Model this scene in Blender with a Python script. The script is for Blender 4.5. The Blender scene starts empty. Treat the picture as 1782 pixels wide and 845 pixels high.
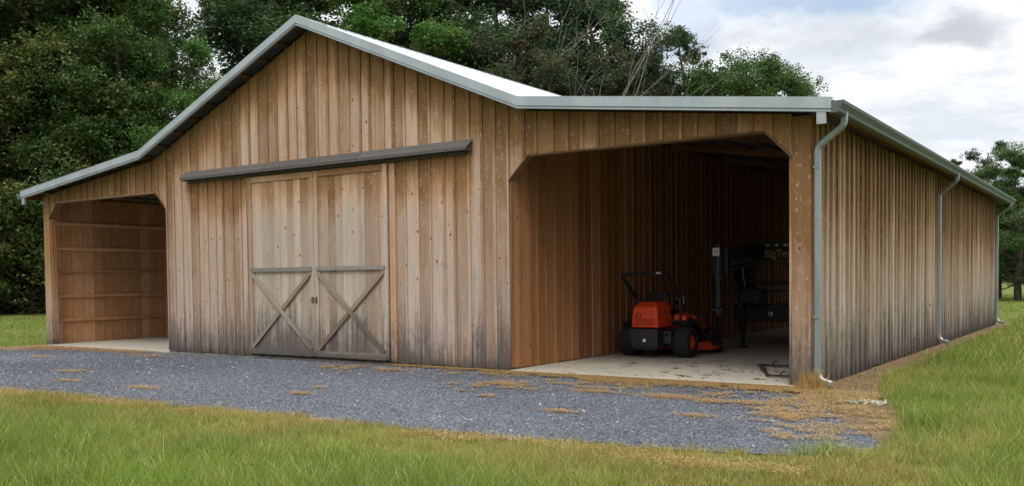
import bpy, math, random
import numpy as np
from mathutils import Vector, Matrix
random.seed(7); rng = np.random.default_rng(11)
SC = bpy.context.scene
COL = SC.collection
R = math.radians

# ------------------------------------------------------------------ node helpers
class NT:
    def __init__(s, tree): s.t = tree; s.N = tree.nodes; s.L = tree.links; s.N.clear()
    def put(s, sock, v):
        if v is None: return
        if isinstance(v, bpy.types.NodeSocket): s.L.new(v, sock)
        elif isinstance(v, bpy.types.Node): s.L.new(v.outputs[0], sock)
        else:
            try: sock.default_value = v
            except Exception: sock.default_value = (v[0], v[1], v[2], 1)
    def n(s, typ, ins=None, **pr):
        nd = s.N.new(typ)
        for k, v in pr.items(): setattr(nd, k, v)
        for k, v in (ins or {}).items(): s.put(nd.inputs[k], v)
        return nd
    def m(s, op, a, b=None, c=None, clamp=False):
        nd = s.N.new('ShaderNodeMath'); nd.operation = op; nd.use_clamp = clamp
        s.put(nd.inputs[0], a); s.put(nd.inputs[1], b); s.put(nd.inputs[2], c)
        return nd.outputs[0]
    def xyz(s, x, y, z=0.0): return s.n('ShaderNodeCombineXYZ', {0: x, 1: y, 2: z}).outputs[0]
    def sep(s, v): return s.n('ShaderNodeSeparateXYZ', {0: v}).outputs
    def rng(s, v, a, b, c=0.0, d=1.0, smooth=True):
        nd = s.n('ShaderNodeMapRange', {0: v, 1: a, 2: b, 3: c, 4: d})
        nd.interpolation_type = 'SMOOTHSTEP' if smooth else 'LINEAR'
        return nd.outputs[0]
    def mix(s, f, a, b, mode='MIX'):
        nd = s.N.new('ShaderNodeMix'); nd.data_type = 'RGBA'; nd.blend_type = mode
        s.put(nd.inputs[0], f)
        for i, v in ((6, a), (7, b)):
            if isinstance(v, tuple): v = (v[0], v[1], v[2], 1)
            s.put(nd.inputs[i], v)
        return nd.outputs[2]
    def noise(s, v, scale, detail=3, rough=.55, dist=0.0, out=0):
        return s.n('ShaderNodeTexNoise', {'Vector': v, 'Scale': scale, 'Detail': detail, 'Roughness': rough, 'Distortion': dist}).outputs[out]
    def vor(s, v, scale, feature='F1', out='Distance', dims='3D', rand=1.0):
        nd = s.n('ShaderNodeTexVoronoi', voronoi_dimensions=dims, feature=feature)
        s.put(nd.inputs['Vector'], v); nd.inputs['Scale'].default_value = scale; nd.inputs['Randomness'].default_value = rand
        return nd.outputs[out]
    def bump(s, h, strength=.3, dist=.01, normal=None):
        return s.n('ShaderNodeBump', {'Height': h, 'Strength': strength, 'Distance': dist, 'Normal': normal}).outputs[0]

def mat(name):
    m = bpy.data.materials.new(name); m.use_nodes = True
    t = NT(m.node_tree)
    out = t.n('ShaderNodeOutputMaterial')
    b = t.n('ShaderNodeBsdfPrincipled')
    t.L.new(b.outputs[0], out.inputs[0])
    return m, t, b

def plain(name, col, rough=.6, metal=0.0, var=.12, scale=6.0, bump=.0, spec=.5, coat=0.0):
    m, t, b = mat(name)
    co = t.n('ShaderNodeTexCoord').outputs['Object']
    n = t.noise(co, scale, 4, .6)
    c = t.mix(t.rng(n, .3, .7), tuple(x*(1-var) for x in col), tuple(min(1, x*(1+var)) for x in col))
    t.put(b.inputs['Base Color'], c)
    t.put(b.inputs['Roughness'], t.rng(t.noise(co, scale*3, 3), .3, .7, max(0, rough-.08), min(1, rough+.08)))
    b.inputs['Metallic'].default_value = metal
    b.inputs['Specular IOR Level'].default_value = spec
    b.inputs['Coat Weight'].default_value = coat
    if bump: t.put(b.inputs['Normal'], t.bump(t.noise(co, scale*8, 3), bump, .005))
    return m

# ------------------------------------------------------------------ wood
def wood(name, mode='plain', fresh=(.30, .158, .064), tan=(.50, .33, .22), grey=(.455, .362, .30), weather=.6, dark=1.0, bottom=True, sat=1.0):  # default fresh: unweathered orange, darkened to carry eave shade
    """planks: UV = (across, along) in metres, 'rnd' = random numbers of each board"""
    m, t, b = mat(name)
    uv = t.sep(t.n('ShaderNodeUVMap', uv_map='UVMap').outputs[0])
    rn = t.n('ShaderNodeAttribute', attribute_name='rnd')
    r = t.sep(rn.outputs['Vector'])
    P = t.sep(t.n('ShaderNodeTexCoord').outputs['Object'])
    x, y = uv[0], uv[1]
    off = t.m('MULTIPLY', r[0], 91.0)
    streak = t.noise(t.xyz(t.m('MULTIPLY', x, 16), t.m('MULTIPLY', y, .55), off), 1, 4, .6, .4)
    fibre = t.noise(t.xyz(t.m('MULTIPLY', x, 130), t.m('MULTIPLY', y, 2.6), off), 1, 3, .6)
    blotch = t.noise(t.xyz(t.m('MULTIPLY', x, 2.4), t.m('MULTIPLY', y, 1.1), off), 1, 4, .65, .6)
    big = t.noise(t.n('ShaderNodeTexCoord').outputs['Object'], .45, 3, .6)
    # weathering factor 0 = fresh orange, 1 = silvered; painted eave shade lowers it too
    w = t.m('ADD', t.m('MULTIPLY_ADD', t.m('SUBTRACT', blotch, .5), .9, weather), t.m('MULTIPLY', t.m('SUBTRACT', r[1], .5), .55))
    w = t.m('ADD', w, t.m('MULTIPLY', t.m('SUBTRACT', big, .5), .7))
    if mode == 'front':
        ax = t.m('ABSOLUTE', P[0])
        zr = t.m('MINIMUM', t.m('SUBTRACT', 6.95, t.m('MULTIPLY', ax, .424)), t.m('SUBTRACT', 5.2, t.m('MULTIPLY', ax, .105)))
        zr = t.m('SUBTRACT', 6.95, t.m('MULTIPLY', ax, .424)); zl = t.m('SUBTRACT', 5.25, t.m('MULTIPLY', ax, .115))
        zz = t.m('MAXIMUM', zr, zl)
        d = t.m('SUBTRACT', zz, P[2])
        prot_shade = t.rng(t.m('ADD', d, t.m('MULTIPLY', t.m('SUBTRACT', streak, .5), .9)), .0, 1.5, 1.15, 0.0)  # rain-sheltered wood by the roofline, with some eave shade worked into it
        prot_shade = t.m('MAXIMUM', prot_shade, t.m('MULTIPLY', t.rng(ax, 5.0, 5.5), .85))  # lean-to headers darker: shade under the eave put into the board tone
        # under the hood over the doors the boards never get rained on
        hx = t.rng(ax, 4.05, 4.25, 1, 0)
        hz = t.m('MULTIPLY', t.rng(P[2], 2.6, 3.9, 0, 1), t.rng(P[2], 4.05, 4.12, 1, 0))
        prot_shade = t.m('MAXIMUM', prot_shade, t.m('MULTIPLY', hx, hz))
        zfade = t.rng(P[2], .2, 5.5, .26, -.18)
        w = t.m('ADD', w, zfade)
        w = t.m('SUBTRACT', w, t.m('MULTIPLY', prot_shade, .75), clamp=True)
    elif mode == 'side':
        w = t.m('ADD', w, t.rng(P[2], .6, 3.5, .3, -.85))  # fresher wood high up, with shade under the eave put into its tone
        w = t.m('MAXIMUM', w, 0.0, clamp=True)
    else:
        w = t.m('MAXIMUM', w, 0.0, clamp=True)
    c = t.mix(t.rng(w, 0, .55, smooth=False), fresh, tan)
    c = t.mix(t.rng(w, .45, 1.0, smooth=False), c, grey)
    # board to board colour and brightness
    c = t.mix(t.rng(r[2], .55, 1.0, 0, .35), c, tuple(v*k for v, k in zip(fresh, (1.15, 1.1, 1.05))))
    val = t.m('MULTIPLY_ADD', t.m('SUBTRACT', r[1], .5), .50, 1.03)
    val = t.m('MULTIPLY', val, t.rng(streak, .25, .75, .87, 1.10))
    val = t.m('MULTIPLY', val, t.rng(fibre, .25, .75, .86, 1.12))
    c = t.mix(1.0, c, t.n('ShaderNodeCombineColor', {0: val, 1: val, 2: val}).outputs[0], 'MULTIPLY')
    # knots
    kv = t.xyz(t.m('ADD', x, t.m('MULTIPLY', t.m('SUBTRACT', blotch, .5), .06)), t.m('MULTIPLY', y, .72), 0.0)
    kv = t.n('ShaderNodeVectorMath', {0: kv, 1: t.xyz(off, t.m('MULTIPLY', r[1], 53.0), 0.0)}, operation='ADD').outputs[0]
    knd = t.n('ShaderNodeTexVoronoi', {'Vector': kv, 'Scale': 6.2, 'Randomness': 1.0}, feature='F1', voronoi_dimensions='2D')
    kd = knd.outputs['Distance']; kr = t.sep(knd.outputs['Color'])
    size = t.m('MULTIPLY', t.m('MULTIPLY_ADD', t.m('POWER', kr[1], 3.0), .13, .028), t.m('GREATER_THAN', kr[0], .50))
    core = t.rng(t.m('SUBTRACT', kd, size), -.012, .012, 1, 0)
    halo = t.m('MULTIPLY', t.rng(t.m('SUBTRACT', kd, size), .0, .10, 1, 0), t.m('GREATER_THAN', size, .01))
    c = t.mix(t.m('MULTIPLY', t.m('MULTIPLY', halo, t.rng(fibre, .3, .6, .4, 1)), .75), c, tuple(min(.75, v*1.45+.05) for v in tan))
    c = t.mix(t.m('MULTIPLY', core, .85), c, (.10, .052, .028))
    fig = t.noise(t.xyz(t.m('MULTIPLY', x, 9), t.m('MULTIPLY', y, 3.4), t.m('ADD', off, 3.0)), 1, 4, .7, 1.6)
    c = t.mix(t.m('MULTIPLY', t.rng(fig, .57, .70), .34), c, tuple(min(.75, v*1.4+.04) for v in tan))
    c = t.mix(t.m('MULTIPLY', t.rng(fig, .40, .28), .40), c, (.17, .115, .07))
    # dark runs below a few knots and long grey-black weather streaks
    run = t.noise(t.xyz(t.m('MULTIPLY', x, 26), t.m('MULTIPLY', y, .35), t.m('ADD', off, 7.0)), 1, 2, .5)
    c = t.mix(t.m('MULTIPLY', t.rng(run, .62, .76), .42), c, (.13, .10, .075))
    if bottom:
        edge = t.m('ADD', P[2], t.m('MULTIPLY', t.m('SUBTRACT', streak, .5), 1.7))
        edge = t.m('ADD', edge, t.m('MULTIPLY', t.m('SUBTRACT', big, .5), 1.0))
        edge = t.m('ADD', edge, t.m('ADD', t.m('MULTIPLY', t.m('SUBTRACT', r[2], .5), .55), t.m('MULTIPLY', t.m('SUBTRACT', fig, .5), 1.2)))
        c = t.mix(t.rng(edge, -.1, 1.15, .95, 0), c, (.115, .10, .088))
        edge2 = t.m('ADD', P[2], t.m('MULTIPLY', t.m('SUBTRACT', blotch, .5), .3))
        c = t.mix(t.rng(edge2, -.02, .22, .6, 0), c, (.06, .052, .045))
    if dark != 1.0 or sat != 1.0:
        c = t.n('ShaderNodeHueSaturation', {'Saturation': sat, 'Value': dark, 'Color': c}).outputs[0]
    t.put(b.inputs['Base Color'], c)
    b.inputs['Roughness'].default_value = .86
    b.inputs['Specular IOR Level'].default_value = .25
    h = t.m('ADD', t.m('ADD', t.m('MULTIPLY', fibre, .5), t.m('MULTIPLY', core, -.4)), t.m('MULTIPLY', fig, .5))
    t.put(b.inputs['Normal'], t.bump(h, .6, .006))
    return m

M = {}
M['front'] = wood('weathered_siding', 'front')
M['door'] = wood('weathered_door_boards', 'front', weather=.86, grey=(.44, .36, .285))
M['brace'] = wood('silvered_brace_wood', weather=.85, bottom=True, grey=(.36, .30, .25), fresh=(.30, .21, .14), tan=(.36, .28, .21))
M['rail'] = wood('mossy_grey_rail', weather=1.0, bottom=True, grey=(.24, .215, .185), fresh=(.24, .18, .13), tan=(.25, .21, .17))
M['side'] = wood('weathered_side_siding', 'side', fresh=(.27, .15, .068), tan=(.46, .325, .215), weather=.80, grey=(.47, .405, .325))  # fresh tone darkened to hold eave shade at the wall top
M['inner'] = wood('sheltered_orange_siding', weather=-.02, fresh=(.40, .195, .088), tan=(.44,.25,.14), bottom=False, dark=.90, sat=1.04)
M['inner_left'] = wood('sheltered_brown_boards', weather=.08, fresh=(.42, .215, .10), bottom=False, dark=1.2)
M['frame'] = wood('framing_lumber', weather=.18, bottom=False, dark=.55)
M['soffit'] = wood('shade_toned_eave_lumber', weather=.0, fresh=(.17, .085, .04), tan=(.2, .11, .06), bottom=False)  # soffit shade put into the lumber colour
M['frame2'] = wood('orange_jamb_board', weather=.12, fresh=(.36, .20, .10), bottom=True)
M['post'] = wood('corner_post_wood', 'side', weather=.45)
M['hood'] = wood('grey_hood_boards', weather=1.3, grey=(.12, .113, .107), tan=(.12, .112, .104), fresh=(.13, .115, .10), bottom=False)

# ------------------------------------------------------------------ mesh builder
class MB:
    def __init__(s): s.v = []; s.f = []; s.uv = []; s.r = []; s.sm = []
    def face(s, pts, uvs=None, rnd=(0, 0, 0), smooth=False):
        i = len(s.v); s.v += [tuple(p) for p in pts]; s.f.append(tuple(range(i, i+len(pts))))
        s.uv += uvs or [(0, 0)]*len(pts); s.r += [rnd]*len(pts); s.sm.append(smooth)
    def hexa(s, c, along=2, rnd=None):
        """c: 8 corners, bottom ring 0-3 then top ring 4-7; UV from length axis"""
        rnd = rnd or (random.random(), random.random(), random.random())
        c = [Vector(p) for p in c]
        ax = [(c[1]-c[0]), (c[3]-c[0]), (c[4]-c[0])]
        L = ax[along].normalized()
        ou = random.random()*7
        for q in ((0, 3, 2, 1), (4, 5, 6, 7), (0, 1, 5, 4), (1, 2, 6, 5), (2, 3, 7, 6), (3, 0, 4, 7)):
            P = [c[i] for i in q]
            n = (P[1]-P[0]).cross(P[2]-P[0])
            if n.length < 1e-9: n = (P[2]-P[0]).cross(P[3]-P[0])
            n.normalize() if n.length else None
            a = n.cross(L)
            if a.length < .2: a = ax[(along+1) % 3].normalized(); l2 = ax[(along+2) % 3].normalized()
            else: a.normalize(); l2 = L
            if a.x+a.y+a.z < 0: a = -a
            s.face(P, [(p.dot(a)+ou, p.dot(l2)) for p in P], rnd)
    def box(s, x0, x1, y0, y1, z0, z1, along=2, rnd=None):
        s.hexa([(x0, y0, z0), (x1, y0, z0), (x1, y1, z0), (x0, y1, z0), (x0, y0, z1), (x1, y0, z1), (x1, y1, z1), (x0, y1, z1)], along, rnd)
    def beam(s, a, b, w, h, up=(0, 0, 1), rnd=None):
        """rectangular bar from a to b, width w (sideways), height h (along up)"""
        a, b = Vector(a), Vector(b); d = (b-a).normalized(); u = Vector(up)
        sd = d.cross(u).normalized()*w/2; u = sd.cross(d).normalized()*h/2
        s.hexa([a-sd-u, a+sd-u, a+sd+u, a-sd+u, b-sd-u, b+sd-u, b+sd+u, b-sd+u], 2, rnd)
    def tube(s, pts, rad, n=10, cap=True, flat=None, up=None):
        """round (or rectangular if flat) tube through pts; rad scalar or list"""
        pts = [Vector(p) for p in pts]; rings = []
        if not hasattr(rad, '__len__'): rad = [rad]*len(pts)
        ref = Vector(up) if up else Vector((.13, .21, .97))
        for i, p in enumerate(pts):
            d = (pts[min(i+1, len(pts)-1)]-pts[max(i-1, 0)]).normalized()
            sx = d.cross(ref)
            if sx.length < .05: sx = d.cross(Vector((1, 0, 0)))
            sx.normalize(); sy = sx.cross(d).normalized()
            if flat:
                w, h = flat
                ch = .22*min(w, h)
                prof = [(-w/2+ch, -h/2), (w/2-ch, -h/2), (w/2, -h/2+ch), (w/2, h/2-ch), (w/2-ch, h/2), (-w/2+ch, h/2), (-w/2, h/2-ch), (-w/2, -h/2+ch)]
                rings.append([p+sx*a*rad[i]+sy*b*rad[i] for a, b in prof])
            else:
                rings.append([p+(sx*math.cos(k*2*math.pi/n)+sy*math.sin(k*2*math.pi/n))*rad[i] for k in range(n)])
        m = len(rings[0]); L = 0
        for i in range(len(rings)-1):
            L2 = L+(pts[i+1]-pts[i]).length
            for k in range(m):
                k2 = (k+1) % m
                s.face([rings[i][k], rings[i][k2], rings[i+1][k2], rings[i+1][k]], [(k*.02, L), (k*.02+.02, L), (k*.02+.02, L2), (k*.02, L2)], smooth=not flat)
            L = L2
        if cap: s.face(rings[0][::-1]); s.face(rings[-1])
    def lathe(s, c, axis, prof, n=24):
        """prof: (distance along axis, radius) list"""
        c = Vector(c); ax = Vector(axis).normalized(); a = ax.orthogonal().normalized(); b = ax.cross(a)
        rings = [[c+ax*t+(a*math.cos(k*2*math.pi/n)+b*math.sin(k*2*math.pi/n))*r for k in range(n)] for t, r in prof]
        for i in range(len(rings)-1):
            for k in range(n):
                k2 = (k+1) % n
                s.face([rings[i][k], rings[i][k2], rings[i+1][k2], rings[i+1][k]], smooth=True)
    def extrude(s, poly, vec, rnd=None, smooth=False):
        poly = [Vector(p) for p in poly]; v = Vector(vec)
        s.face(poly); s.face([p+v for p in poly][::-1])
        for i in range(len(poly)):
            a, b = poly[i], poly[(i+1) % len(poly)]
            s.face([b, a, a+v, b+v], smooth=smooth)
    def build(s, name, m, parent=None, bevel=0, weld=False, sub=0):
        me = bpy.data.meshes.new(name); me.from_pydata(s.v, [], s.f); me.update()
        uvl = me.uv_layers.new(name='UVMap'); uvl.data.foreach_set('uv', np.array(s.uv, 'f').ravel())
        at = me.attributes.new('rnd', 'FLOAT_VECTOR', 'POINT'); at.data.foreach_set('vector', np.array(s.r, 'f').ravel())
        me.polygons.foreach_set('use_smooth', s.sm)
        if m: me.materials.append(m)
        o = bpy.data.objects.new(name, me); COL.objects.link(o)
        if parent: o.parent = parent
        if weld or bevel or sub:
            w = o.modifiers.new('weld', 'WELD'); w.merge_threshold = .0004
        if bevel:
            bv = o.modifiers.new('bevel', 'BEVEL'); bv.width = bevel; bv.segments = 3; bv.limit_method = 'ANGLE'; bv.angle_limit = R(35)
        if sub:
            sb = o.modifiers.new('sub', 'SUBSURF'); sb.levels = sub; sb.render_levels = sub
        return o

def tag(o, label=None, cat=None, group=None, kind=None):
    if label: o['label'] = label
    if cat: o['category'] = cat
    if group: o['group'] = group
    if kind: o['kind'] = kind
    return o
def empty(name, loc, label, cat, group=None, rz=0):
    o = bpy.data.objects.new(name, None); COL.objects.link(o); o.location = loc; o.rotation_euler = (0, 0, rz)
    o.empty_display_size = .3
    return tag(o, label, cat, group)
def move_into(t, o):   # parts of the barn are authored in world coordinates, its empty sits at the origin
    o.parent = t; return o

# ------------------------------------------------------------------ dimensions (metres, from the photograph's geometry)
XC = 4.94; XP = 10.02; XR = 10.30; D = 20.4; OV = .42; EX = 10.70
BRK = 5.40; ZPK = 7.02; ZBR = 4.735; ZEV = 4.10
def roof_top(x):
    a = abs(x)
    return ZPK-(ZPK-ZBR)/BRK*a if a <= BRK else ZBR-(ZBR-ZEV)/(EX-BRK)*(a-BRK)
ROOF_T = .16
def wall_top(x): return roof_top(x)-ROOF_T-.01
CHX, CHZ, HDR = .41, 3.40, 3.805

barn = empty('barn', (0, 0, 0), 'large weathered wooden barn with silver metal roof and an open bay on each side', 'barn')

# ------------------------------------------------------------------ siding
def board_wall(mb, a0, a1, fpt, zlo, zhi, pitch=.30, bat=.058, bt=.027, th=.022, skip=lambda u: False):
    """boards along u from a0 to a1; fpt(u, d, z) -> point where d is the distance out of the wall"""
    n = max(1, round((a1-a0)/pitch)); p = (a1-a0)/n
    bd = [a0]+[a0+i*p+random.uniform(-.11, .11)*p for i in range(1, n)]+[a1]
    for i in range(n):
        u0 = bd[i]+.004; u1 = bd[i+1]-.004
        um = (u0+u1)/2
        cuts = [u0]
        for k in BREAKS:
            if u0+.01 < k < u1-.01: cuts.append(k)
        cuts.append(u1); cuts.sort()
        rnd = (random.random(), random.random(), random.random())
        jd = random.uniform(-.003, .003); jz = random.uniform(-.012, .012)
        for c0, c1 in zip(cuts[:-1], cuts[1:]):
            z00, z01 = zlo(c0+1e-4), zlo(c1-1e-4); z10, z11 = zhi(c0), zhi(c1)
            if z10-z00 < .01: continue
            mb.hexa([fpt(c0, jd, z00+jz), fpt(c1, jd, z01+jz), fpt(c1, -th, z01+jz), fpt(c0, -th, z00+jz),
                     fpt(c0, jd, z10), fpt(c1, jd, z11), fpt(c1, -th, z11), fpt(c0, -th, z10)], 2, rnd)
    for i in range(0 if not skip(a0) else 1, n+1):
        u = bd[i]+random.uniform(-.008, .008); w = bat*random.uniform(.85, 1.2)/2
        u0, u1 = max(a0, u-w), min(a1, u+w)
        if skip((u0+u1)/2): continue
        lean = random.uniform(-.004, .004)
        z00, z01, z10, z11 = zlo(u0+1e-4), zlo(u1-1e-4), zhi(u0), zhi(u1)
        if z10-z00 < .02: continue
        jz = random.uniform(-.02, .02)
        mb.hexa([fpt(u0, bt, z00+jz), fpt(u1, bt, z01+jz), fpt(u1, .0035, z01+jz), fpt(u0, .0035, z00+jz),
                 fpt(u0+lean, bt, z10), fpt(u1+lean, bt, z11), fpt(u1+lean, .0035, z11), fpt(u0+lean, .0035, z10)], 2)

def opening_lo(x):
    a = abs(x)
    if a < XC: return .01
    if a < XC+CHX: return CHZ+(HDR-CHZ)*(a-XC)/CHX
    if a < XP-CHX: return HDR
    if a < XP: return HDR-(HDR-CHZ)*(a-(XP-CHX))/CHX
    return -.02
BREAKS = sorted([s*v for s in (-1, 1) for v in (XC, XC+CHX, XP-CHX, BRK)]+[0.0])
front = lambda u, d, z: (u, -d, z)
mb = MB()
board_wall(mb, -XC, XC, front, opening_lo, wall_top)
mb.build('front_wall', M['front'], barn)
for sgn in (-1, 1):
    mb = MB()
    a, b_ = sorted((sgn*(XC+.002), sgn*(XP-.002)))
    board_wall(mb, a, b_, front, opening_lo, wall_top)
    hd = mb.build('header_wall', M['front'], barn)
    tb = MB()          # board lining the underside of the header and its two chamfers
    X = [XC+.004, XC+CHX, XP-CHX, XP-.004]; Z = [CHZ, HDR, HDR, CHZ]
    for k in range(3):
        a0 = Vector((sgn*X[k], 0, Z[k])); a1 = Vector((sgn*X[k+1], 0, Z[k+1]))
        dn = Vector((0, 0, -.014))
        d0, d1 = Vector((0, -.032, 0)), Vector((0, .14, 0))
        tb.hexa([a0+d0+dn*2, a0+d1+dn*2, a0+d1-dn*.2, a0+d0-dn*.2, a1+d0+dn*2, a1+d1+dn*2, a1+d1-dn*.2, a1+d0-dn*.2], 2)
        # inner beam behind the siding
    tb.box(min(sgn*(XC+.42), sgn*(XP-.42)), max(sgn*(XC+.42), sgn*(XP-.42)), .03, .13, HDR+.005, HDR+.27, 0)
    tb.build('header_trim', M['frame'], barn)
    pb = MB()
    pb.box(*sorted((sgn*XP, sgn*(XR-.004))), -.012, .16, -.05, wall_top(XR)-.005)
    pb.box(*sorted((sgn*(XP-.05), sgn*(XP-.004))), .02, .15, -.03, CHZ-.02)
    pb.build('corner_post', M['post'], barn)
    # rear opening has the same posts
    pb = MB()
    pb.box(*sorted((sgn*XP, sgn*(XR-.03))), D-.15, D+.01, -.05, wall_top(XR)-.01)
    pb.build('rear_post', M['frame'], barn)

# long outer side walls
for sgn in (-1, 1):
    BREAKS = []
    mb = MB()
    board_wall(mb, .165, D-.01, (lambda u, d, z: (XR+d, u, z)) if sgn > 0 else (lambda u, d, z: (-XR-d, u, z)),
               lambda u: -.02, lambda u: wall_top(XR)-.01, bat=.075, bt=.034)
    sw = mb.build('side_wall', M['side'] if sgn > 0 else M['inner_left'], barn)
    g = MB()
    if sgn > 0:
        for z in (.12, .67, 1.32, 2.0, 2.62, 3.3): g.box(XR-.065, XR-.027, .17, D-.16, z-.07, z+.07, 1)
        g.build('girt', M['frame'], sw)
    else:
        for z in (.67, 1.32, 2.0, 2.62, 3.3):
            g = MB(); g.box(-XR+.027, -XR+.07, .17, D-.16, z-.07, z+.01, 1)
            g.build('girt', M['inner_left'], sw)
        for i in range(1, 6):
            pp = MB(); yy = i*3.66
            pp.box(-XR+.072, -XR+.21, yy, yy+.14, 0, 3.9); pp.build('inner_post', M['inner_left'], sw)
# inner partition walls between centre and bays, and the back walls
for sgn in (-1, 1):
    BREAKS = []
    mb = MB()
    if sgn > 0: f = lambda u, d, z: (XC+d, u, z)
    else: f = lambda u, d, z: (-XC-d, u, z)
    board_wall(mb, .03, D-.03, f, lambda u: .012, lambda u: wall_top(XC)-.02, bt=.03)
    mb.build('partition_wall', M['inner'], barn)
mb = MB(); BREAKS = [0]
board_wall(mb, -XP, XC, lambda u, d, z: (u, D+d, z), lambda u: .03, wall_top)
mb.build('back_wall', M['inner'], barn)
mb = MB(); BREAKS = [BRK]
board_wall(mb, XC+.01, XP, lambda u, d, z: (u, D+d, z), lambda u: 2.7, wall_top)  # unseen rear header, hung low to keep the upper bay dark
mb.build('back_header', M['inner'], barn)

# ------------------------------------------------------------------ metals
def metal(name, col, rough, metallic=.85, ribs=None, streak=.15):
    m, t, b = mat(name)
    P = t.n('ShaderNodeTexCoord').outputs['Object']; p = t.sep(P)
    n = t.noise(t.xyz(t.m('MULTIPLY', p[0], 3), t.m('MULTIPLY', p[1], 3), t.m('MULTIPLY', p[2], 1.2)), 1, 5, .65)
    n2 = t.noise(P, 45, 3, .6)
    v = t.m('ADD', t.rng(n, .3, .7, 1-streak, 1.0), t.m('MULTIPLY', t.m('SUBTRACT', n2, .5), .12))
    c = t.mix(1.0, col, t.n('ShaderNodeCombineColor', {0: v, 1: v, 2: v}).outputs[0], 'MULTIPLY')
    t.put(b.inputs['Base Color'], c); b.inputs['Metallic'].default_value = metallic
    t.put(b.inputs['Roughness'], t.rng(n, .3, .7, rough-.06, rough+.1))
    t.put(b.inputs['Normal'], t.bump(n, .12, .01))
    return m
M['roof'] = metal('galvalume_roof', (.80, .82, .84), .5, .6)
M['under'] = metal('dull_roof_underside', (.11, .11, .112), .7, .1)  # dull grey metal, darkened further to hold shade beneath the roof
M['trim'] = metal('silver_trim', (.47, .52, .54), .45, .35)
M['gutter'] = metal('grey_gutter', (.13, .155, .14), .6, .0)
M['gutter'].node_tree.nodes['Principled BSDF'].inputs['Specular IOR Level'].default_value = .25
M['rim'] = metal('pale_gutter_rim', (.42, .46, .44), .5, .2)
M['spout'] = metal('grey_downspout', (.36, .42, .42), .38, .55)
M['elbow'] = metal('bright_elbow', (.72, .74, .74), .3, .85)

# roof sheets (with ribs) one mesh per slope
yf, yb = -OV+.012, D+OV
def slope(x0, z0, x1, z1, name, mt):
    mb = MB()
    n = int(round((yb-yf)/.3)); st = (yb-yf)/n
    nrm = Vector((z0-z1, 0, x1-x0)).normalized()
    if nrm.z < 0: nrm = -nrm
    A = Vector((x0, 0, z0)); B = Vector((x1, 0, z1))
    prof = []
    for i in range(n):
        y = yf+i*st
        prof += [(y, 0), (y+.10*st/.3, 0), (y+.13*st/.3, .02), (y+.17*st/.3, .02), (y+.20*st/.3, 0)]
    prof.append((yb, 0))
    for (ya, ha), (yb_, hb) in zip(prof[:-1], prof[1:]):
        P = [A+Vector((0, ya, 0))+nrm*ha, A+Vector((0, yb_, 0))+nrm*hb, B+Vector((0, yb_, 0))+nrm*hb, B+Vector((0, ya, 0))+nrm*ha]
        if (P[1]-P[0]).cross(P[2]-P[0]).z < 0: P = P[::-1]
        mb.face(P)
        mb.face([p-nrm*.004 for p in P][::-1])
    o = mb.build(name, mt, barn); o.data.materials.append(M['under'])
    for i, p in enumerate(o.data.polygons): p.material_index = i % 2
    return o
LIFT = .0
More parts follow.
